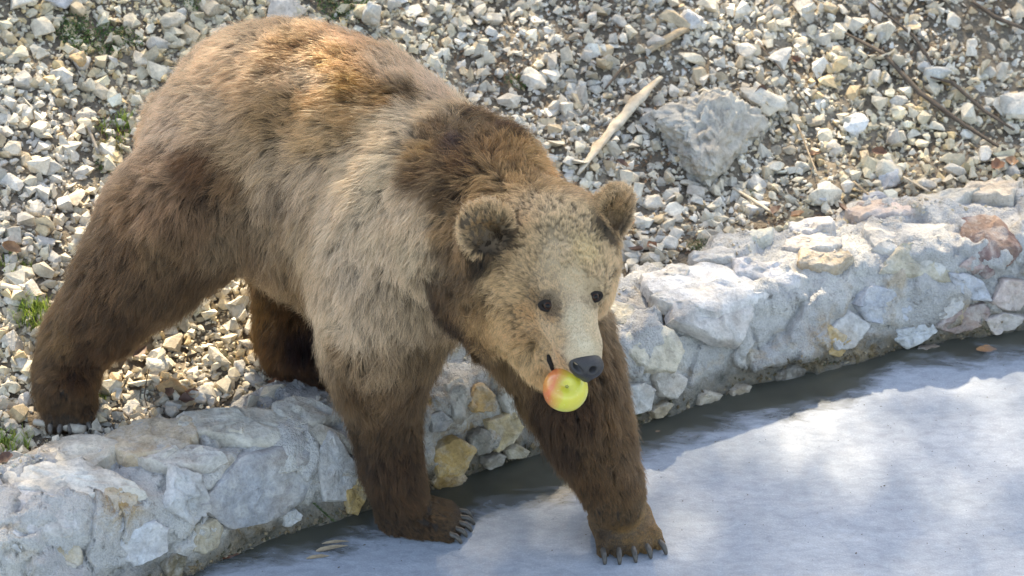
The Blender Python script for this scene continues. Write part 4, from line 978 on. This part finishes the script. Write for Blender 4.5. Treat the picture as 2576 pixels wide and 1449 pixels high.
calm = np.clip((gl/.034)**1.3, .10, 1)[:, None]; gd = gd + (vn(gp, 5., 3.)*.28 + vn(gp, 14., 7.)*.26 + rng.normal(0, .20, (NG, 3)))*calm
gt = gd - np.einsum('ij,ij->i', gd, gn)[:, None]*gn; gt /= np.linalg.norm(gt, axis=1)[:, None]+1e-9
gl = gl*np.clip(1+fd(gp, 6.)*.22+rng.normal(0, .1, NG), .55, 1.5)
bs = np.clip(gl/.03, .22, 1); bright = np.clip(1 + (fa(gp+2, 11.)*.16 + fb(gp+4, 30.)*.10 + rng.normal(0, .26, NG))*bs, .35, 1.9); gc = gc*bright[:, None]; lum = gc@np.array([.3, .6, .1]); gc = lum[:, None] + (gc-lum[:, None])*np.clip(1.19-lum*.45, 1.02, 1.15)[:, None]
K = KIDS; N = NG*K
rep = np.repeat(np.arange(NG), K)
spread = np.where(gl > .02, .0095, .0040)[rep]*np.sqrt(rng.random(N)); th = rng.uniform(0, 6.28, N)
bn = np.cross(gn, gt); offv = gt[rep]*(np.cos(th)*spread)[:, None] + bn[rep]*(np.sin(th)*spread)[:, None]
n_, t_, L = gn[rep], gt[rep], gl[rep]*rng.uniform(.62, 1.08, N)
wig = rng.normal(0, .13, (N, 3))*np.clip(gl[rep]/.02, .4, 1)[:, None]; lift = np.clip(rng.normal(.62, .12, N), .25, 1.)*np.where(gl[rep] < .016, .45, 1)
clump = (np.clip(rng.normal(.78, .12, NG), .3, .95)*np.clip(gl/.03, .25, 1))[rep]
pts = np.empty((N, SEG, 3), np.float32)
for s in range(SEG):
    t = s/(SEG-1)
    up = lift*(1-(1-t)**2)*.62; al = t**1.15*.86
    q = gp[rep]-n_*np.minimum(.0025, L*.10)[:, None] + offv*(1-clump*t*t)[:, None] + n_*(L*up)[:, None] + t_*(L*al)[:, None] + wig*(L*t*t)[:, None]
    q[:, 2] -= L*t*t*.16
    pts[:, s] = q
pts[:, :, 2] = np.maximum(pts[:, :, 2], .007)
FURP = pts
hc = bpy.data.hair_curves.new('bear_fur'); hc.add_curves([SEG]*N)
inv = np.array([-.4, .2, 0.]); 
hc.attributes['position'].data.foreach_set('vector', pts.reshape(-1).astype(np.float32))
ra = hc.attributes.get('radius') or hc.attributes.new('radius', 'FLOAT', 'POINT')
rr = np.array([.9, 1., .85, .55, .12])[None]*np.where(L > .02, .00038, .00026)[:, None]
ra.data.foreach_set('value', rr.ravel().astype(np.float32))
ca = hc.attributes.new('tint', 'FLOAT_COLOR', 'CURVE'); cc = np.ones((N, 4), np.float32)
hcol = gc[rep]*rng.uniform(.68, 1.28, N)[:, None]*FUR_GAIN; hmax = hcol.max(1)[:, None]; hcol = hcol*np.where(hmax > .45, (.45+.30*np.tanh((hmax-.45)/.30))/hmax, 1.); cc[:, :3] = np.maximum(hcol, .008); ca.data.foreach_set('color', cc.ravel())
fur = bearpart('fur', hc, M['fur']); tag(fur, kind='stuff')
print('hairs', N, 'body quads', len(Fq))

# ---- nose pad, eyes, lips, claws
def small_sdf(lo, hi, h, fn_, name, mat, it=1):
    s_ = SDF(lo, hi, h); fn_(s_); v, f = surface_nets(s_.F, s_.o, s_.h); v = smooth(v, f, it, .4)
    return bearpart(name, mesh_np(name, v, f, True), mat)
M['nose'] = plain('nose_leather', (.028, .026, .026), .42, .25, 420, .0035)
M['claw'] = plain('claw_horn', (.075, .065, .055), .38, .5, 120, .0006)
M['lip'] = plain('dark_lip', (.016, .012, .010), .75, .2, 120, .001, Specular_IOR_Level=.2)
def nose_fn(s_):
    c = NOSEC; f_ = unit(fh*.75+np.array([0, -.4, -.05])); r_ = sideh; u_ = np.cross(r_, f_); u_ = u_ if u_[2] > 0 else -u_
    s_.ell(c, [r_, u_, f_], (.0325, .026, .027), .008)
    s_.ell(c+u_*.010, [r_, u_, f_], (.030, .018, .024), .010)
    s_.ell(c-u_*.022+f_*.002, [r_, u_, f_], (.012, .014, .018), .008)
    for sg in (-1, 1):
        q_ = P(1456 if sg < 0 else 1494, 934 if sg < 0 else 938, c[1]); off_ = q_-c; vd_ = unit(CAM-c); off_ = off_-(off_@vd_)*vd_
        s_.ell(c+off_+vd_*.027, [r_, u_, vd_], (.0078, .0062, .013), .003, cut=True)
        s_.ell(c+r_*sg*.031+f_*.014-u_*.010, [r_, u_, f_], (.009, .0035, .012), .003, cut=True)
    s_.ell(c+f_*.034-u_*.016, [r_, u_, f_], (.0016, .014, .006), .002, cut=True)
small_sdf(NOSEC-.06, NOSEC+.06, .0018, nose_fn, 'nose', M['nose'])
def uvsphere(c, r, nu=24, nv=14, ax=None, sc=(1, 1, 1)):
    th = np.linspace(0, np.pi, nv); ph = np.linspace(0, 2*np.pi, nu)
    T_, P_ = np.meshgrid(th, ph, indexing='ij'); v = np.stack([np.sin(T_)*np.cos(P_)*sc[0], np.sin(T_)*np.sin(P_)*sc[1], np.cos(T_)*sc[2]], -1).reshape(-1, 3)*r
    if ax is not None:
        q = np.array(Vector(ax).to_track_quat('Z', 'Y').to_matrix()); v = v@q.T
    return v+c, grid_faces(nv, nu)
def eye_material():
    t = NT('bear_eye'); n = t.coord('Generated'); sp = t.n('ShaderNodeSeparateXYZ'); t.l(t.coord('Object'), sp.inputs[0])
    g = t.ramp(t.n('ShaderNodeAttribute', attribute_name='tint').outputs['Fac'], [(.0, (.004, .003, .003)), (.30, (.004, .003, .003)), (.36, (.045, .018, .007)), (.5, (.03, .012, .005)), (.58, (.006, .005, .005))])
    return t.done(t.bsdf(g, .08, IOR=1.38, Specular_IOR_Level=.35))
M['eye'] = eye_material()
for e, rad in ((EYE_R, .0122), (EYE_L, .0112)):
    r = hit(body_bvh, *proj(e)); hp_ = np.array(r[0]); nr = np.array(r[1]); vd = unit(CAM-hp_)
    gaze = unit(nr*.6+vd*.6+np.array([.15, 0, -.1]))
    c = hp_ - vd*rad*.60
    v, f = uvsphere(c, rad, 28, 18, gaze)
    ct = 1-np.clip(((v-c)/rad)@gaze, -1, 1)**1; val = np.sqrt(np.clip(ct, 0, 2))/.9
    me = mesh_np('eye', v, f, True, np.repeat(val[:, None], 3, 1)); bearpart('eye', me, M['eye'])
    # lids: a dark almond ring
    ringu = np.linspace(0, 2*np.pi, 33)[:-1]; ax1 = unit(np.cross(gaze, [0, 0, 1])); ax2 = np.cross(ax1, gaze)
    ax2 = ax2 if ax2[2] > 0 else -ax2
    vv, ff = [], []
    for i, a in enumerate(ringu):
        cen = c+gaze*rad*.55 + ax1*math.cos(a)*rad*1.28 + ax2*math.sin(a)*rad*.62 - gaze*abs(math.cos(a))*rad*.35
        rd = unit(ax1*math.cos(a)+ax2*math.sin(a))
        for j in range(8):
            b = j/8*2*np.pi; vv.append(cen + rd*math.cos(b)*.0052 + gaze*math.sin(b)*.0034)
    for i in range(32):
        for j in range(8): ff.append((i*8+j, ((i+1) % 32)*8+j, ((i+1) % 32)*8+(j+1) % 8, i*8+(j+1) % 8))
    bearpart('eyelid', mesh_np('eyelid', vv, ff), M['lip'])
def tube(pts, rads, n=8):
    pts = [np.array(p, float) for p in pts]; vv = []; m = len(pts)
    for i, p in enumerate(pts):
        d = unit(pts[min(i+1, m-1)]-pts[max(i-1, 0)]); a = unit(np.cross(d, [.13, .27, .95] if abs(d[2]) < .9 else [1, .1, 0])); b = np.cross(d, a)
        for j in range(n):
            q = j/n*2*np.pi; vv.append(p+(a*math.cos(q)+b*math.sin(q))*rads[i])
    ff = [(i*n+j, i*n+(j+1) % n, (i+1)*n+(j+1) % n, (i+1)*n+j) for i in range(m-1) for j in range(n)]
    ff += [(0, n-1-j, n-2-j, n-2-j) for j in range(0)]
    return np.array(vv), np.array(ff)
for ((tip, td), L) in clawspec:
    L = L*random.uniform(.82, 1.15); td = unit(td+rng.normal(0, .06, 3)*[1, 1, 0])
    pts = [tip-td*.008+[0, 0, .003], tip+td*L*.24+[0, 0, .001], tip+td*L*.48-[0, 0, L*.18], tip+td*L*.66-[0, 0, L*.46], tip+td*L*.72-[0, 0, L*.72]]
    zmin = tip[2]-.0165*1.02-.0165*.35 + .001
    pts = [np.array([p[0], p[1], max(p[2], .0065 if tip[2] < .1 else p[2])]) for p in pts]
    v, f = tube(pts, [.0062, .0064, .0056, .0036, .0008], 8); bearpart('claw', mesh_np('claw', v, f), M['claw'])
# mouth: lip line and its shaded gap as one dark tube, back from the apple
lipp = []
for (u, v) in ((1378, 893), (1383, 903), (1388, 914), (1394, 928), (1404, 942), (1420, 952), (1440, 958)):
    r = hit(body_bvh, u, v); 
    if r: lipp.append(np.array(r[0])+unit(CAM-np.array(r[0]))*.0025)
if len(lipp) > 2:
    v, f = tube(lipp, [.0025]+[.0070]*(len(lipp)-2)+[.006], 8); bearpart('lip', mesh_np('lip', v, f), M['lip'])

# ---- apple
def apple_material():
    t = NT('apple_skin'); co = t.coord('Object'); n1 = t.noise(22, 4, .6, t.scaled(co, (1, 1, .35)), .3); n2 = t.noise(300, 2, .5, co)
    sx = t.n('ShaderNodeSeparateXYZ'); t.l(co, sx.inputs[0])
    g = t.math('ADD', t.math('MULTIPLY', sx.outputs[0], -11.), t.math('MULTIPLY', t.math('SUBTRACT', n1, .5), .55))
    g = t.math('ADD', g, t.math('MULTIPLY', sx.outputs[1], 4.))
    c = t.mix(t.ramp(g, [(-.02, 0.), (.30, 1.)]), (.60, .58, .06), (.62, .10, .055))
    c = t.mix(t.ramp(n1, [(.3, 0.), (.7, .5)]), c, (.70, .52, .10), 'MIX')
    c = t.mix(t.ramp(n2, [(.68, 0.), (.72, .5)]), c, (.75, .68, .35))
    return t.done(t.bsdf(c, .24, None, Coat_Weight=.3))
M['apple'] = apple_material()
AC = P(1422, 979, -.350); AR = .0455
th = np.linspace(0, np.pi, 40); ph = np.linspace(0, 2*np.pi, 49)
T_, P_ = np.meshgrid(th, ph, indexing='ij')
rr_ = 1 - .34*np.exp(-(T_/.34)**2) - .22*np.exp(-((np.pi-T_)/.30)**2)*(1+.0*P_) + .018*np.cos(5*P_)*np.sin(T_)*(T_/np.pi)
hh = np.stack([rr_**.6*np.sin(T_)*np.cos(P_), rr_**.6*np.sin(T_)*np.sin(P_), rr_*np.cos(T_)*.90], -1).reshape(-1, 3)*AR
am = mesh_np('apple_skin', hh, grid_faces(40, 49)); apple = link('apple', am, None, M['apple'])
apple.location = AC
axis = unit(unit(CAM-AC)*.9 + np.array([.12, 0, .22]))
apple.rotation_euler = (0, 0, 0)
q = Vector(axis).to_track_quat('Z', 'Y').to_matrix()
# object axes: z = calyx to the viewer, x towards picture right
zx = unit(np.cross([0, 0, 1.], axis)); zy = np.cross(axis, zx)
R3 = Matrix(np.stack([zx, zy, axis], 1).tolist()).to_4x4(); apple.matrix_world = Matrix.Translation(Vector(AC)) @ R3
bpy.context.view_layer.update()
tag(apple, 'yellow green apple with a red cheek held in the bear\'s mouth', 'apple')
cv, cf = [], []
for i in range(6):
    a = i/6*6.28; r1 = .0045
    b = len(cv); z0 = AR*.66*.90-.001
    cv += [(math.cos(a-.4)*r1, math.sin(a-.4)*r1, z0), (math.cos(a+.4)*r1, math.sin(a+.4)*r1, z0), (math.cos(a+.1)*.0012, math.sin(a+.1)*.0012, z0+.0045), (math.cos(a)*.003, math.sin(a)*.003, z0+.003)]
    cf += [(b, b+1, b+3), (b+1, b+2, b+3), (b, b+3, b+2)]
link('calyx', mesh_np('calyx', cv, cf), apple, plain('calyx_brown', (.10, .09, .06), .9))
CANOPY = 2.2
# ================================================================== THE TREE UPHILL (out of the frame) THAT DAPPLES THE SUN
e1 = unit(np.cross(SUN_DIR, [0, 0, 1])); e2 = np.cross(e1, SUN_DIR)
def st(p): p = np.asarray(p); return np.array([p@e1, p@e2])
G = lambda u, v: on_ground(u, v); I = lambda u, v: PZ(u, v, 0)
SPOTS = [(G(430,890),.28,.16), (G(320,990),.20,.12), (G(600,740),.20,.12), (P(840,190,.33),.12,.07,.7), (P(740,60,.45),.20,.06,.55), (P(1505,640,-.06),.055,.05),  # gaps carved in the unseen crown so sun patches fall here
  (G(1900,60),.20,.08), (G(2020,190),.14,.08), (G(1310,110),.12,.06), (G(2060,330),.08,.05), (G(100,350),.10,.10), (G(60,900),.10,.10), (G(250,560),.09,.08),
  (I(1760,1290),.12,.035), (I(1700,1350),.08,.02), (I(2230,1225),.18,.018), (I(2300,1410),.22,.03), (I(2050,1260),.12,.015), (G(2330,60),.08,.05), (PZ(600,1090,.2),.10,.06,.4), (PZ(150,1180,.2),.16,.07,.35), (PZ(1800,740,.2),.14,.05,.35), (PZ(2350,600,.2),.12,.05,.3)]
SC = np.array([st(s[0]) for s in SPOTS]); SR = np.array([[s[1], s[2], s[3] if len(s) > 3 else (.6 if abs(s[0][2]) < .05 else 1.)] for s in SPOTS])
def dens(s, t):
    d = CANOPY*(1+.16*f2(np.stack([s, t], -1), .9)); k = np.ones_like(s)
    tw = st(PZ(1288, 1130, .05))[1]; sg = np.sign(st([0, 1, 0])[1]); d = d*(1+.9*np.clip(-(t-tw)*sg/.15, 0, 1))
    for c, r in zip(SC, SR): k = np.minimum(k, 1-r[2]*np.exp(-(((s-c[0])/r[0])**2+((t-c[1])/r[1])**2)))
    return np.clip(d, 0, None)*k
NL = 330000; cen = st(np.array([0, .4, .3]))
s_ = rng.uniform(-3.2, 3.2, NL)+cen[0]; t_ = rng.uniform(-2.6, 2.8, NL)+cen[1]
la_ = .0009; area_ = 6.4*5.4                                  # mean projected leaf area
pk = dens(s_, t_)*area_/(NL*la_); keep = rng.random(NL) < pk; s_, t_ = s_[keep], t_[keep]; m = len(s_)
hgt = 7.2 + rng.uniform(-.7, .9, m)
lp_ = s_[:, None]*e1 + t_[:, None]*e2 + hgt[:, None]*SUN_DIR
A_ = rng.normal(size=(m, 3)); A_ /= np.linalg.norm(A_, axis=1)[:, None]; B_ = np.cross(A_, rng.normal(size=(m, 3))); B_ /= np.linalg.norm(B_, axis=1)[:, None]
Lr = rng.uniform(.028, .046, m)[:, None]
lv = np.stack([lp_-A_*Lr, lp_+B_*Lr*.5, lp_+A_*Lr, lp_-B_*Lr*.5], 1).reshape(-1, 3)
crown_c = cen[0]*e1+cen[1]*e2+7.2*SUN_DIR
tree = bpy.data.objects.new('shade_tree', None); col.objects.link(tree)
bx, by = crown_c[0]+2.2, crown_c[1]+2.4; base = np.array([bx, by, float(ground_z(np.float64(bx), np.float64(by)))-.1]); tree.location = base
tag(tree, 'tree standing uphill behind the slope whose crown dapples the light', 'tree'); bpy.context.view_layer.update()
def tp(name, data, mat):
    o = link(name, data, tree, mat); o.matrix_parent_inverse = Matrix.Translation(Vector(-base)); return o
cr = tp('crown', mesh_np('crown', lv, np.arange(4*m).reshape(-1, 4), False), M['herb']); tag(cr, kind='stuff')
tp('trunk', tube_mesh('trunk', [base, base+[0, 0, 1.5], base*.6+crown_c*.4+[.6, .9, 1.2], crown_c*.8+base*.2+[.9, 1.0, 1.6], crown_c+[.8, .9, 2.2]], [.16, .13, .10, .07, .03], 12, 1., .06), M['twig'])
print('canopy leaves', m)
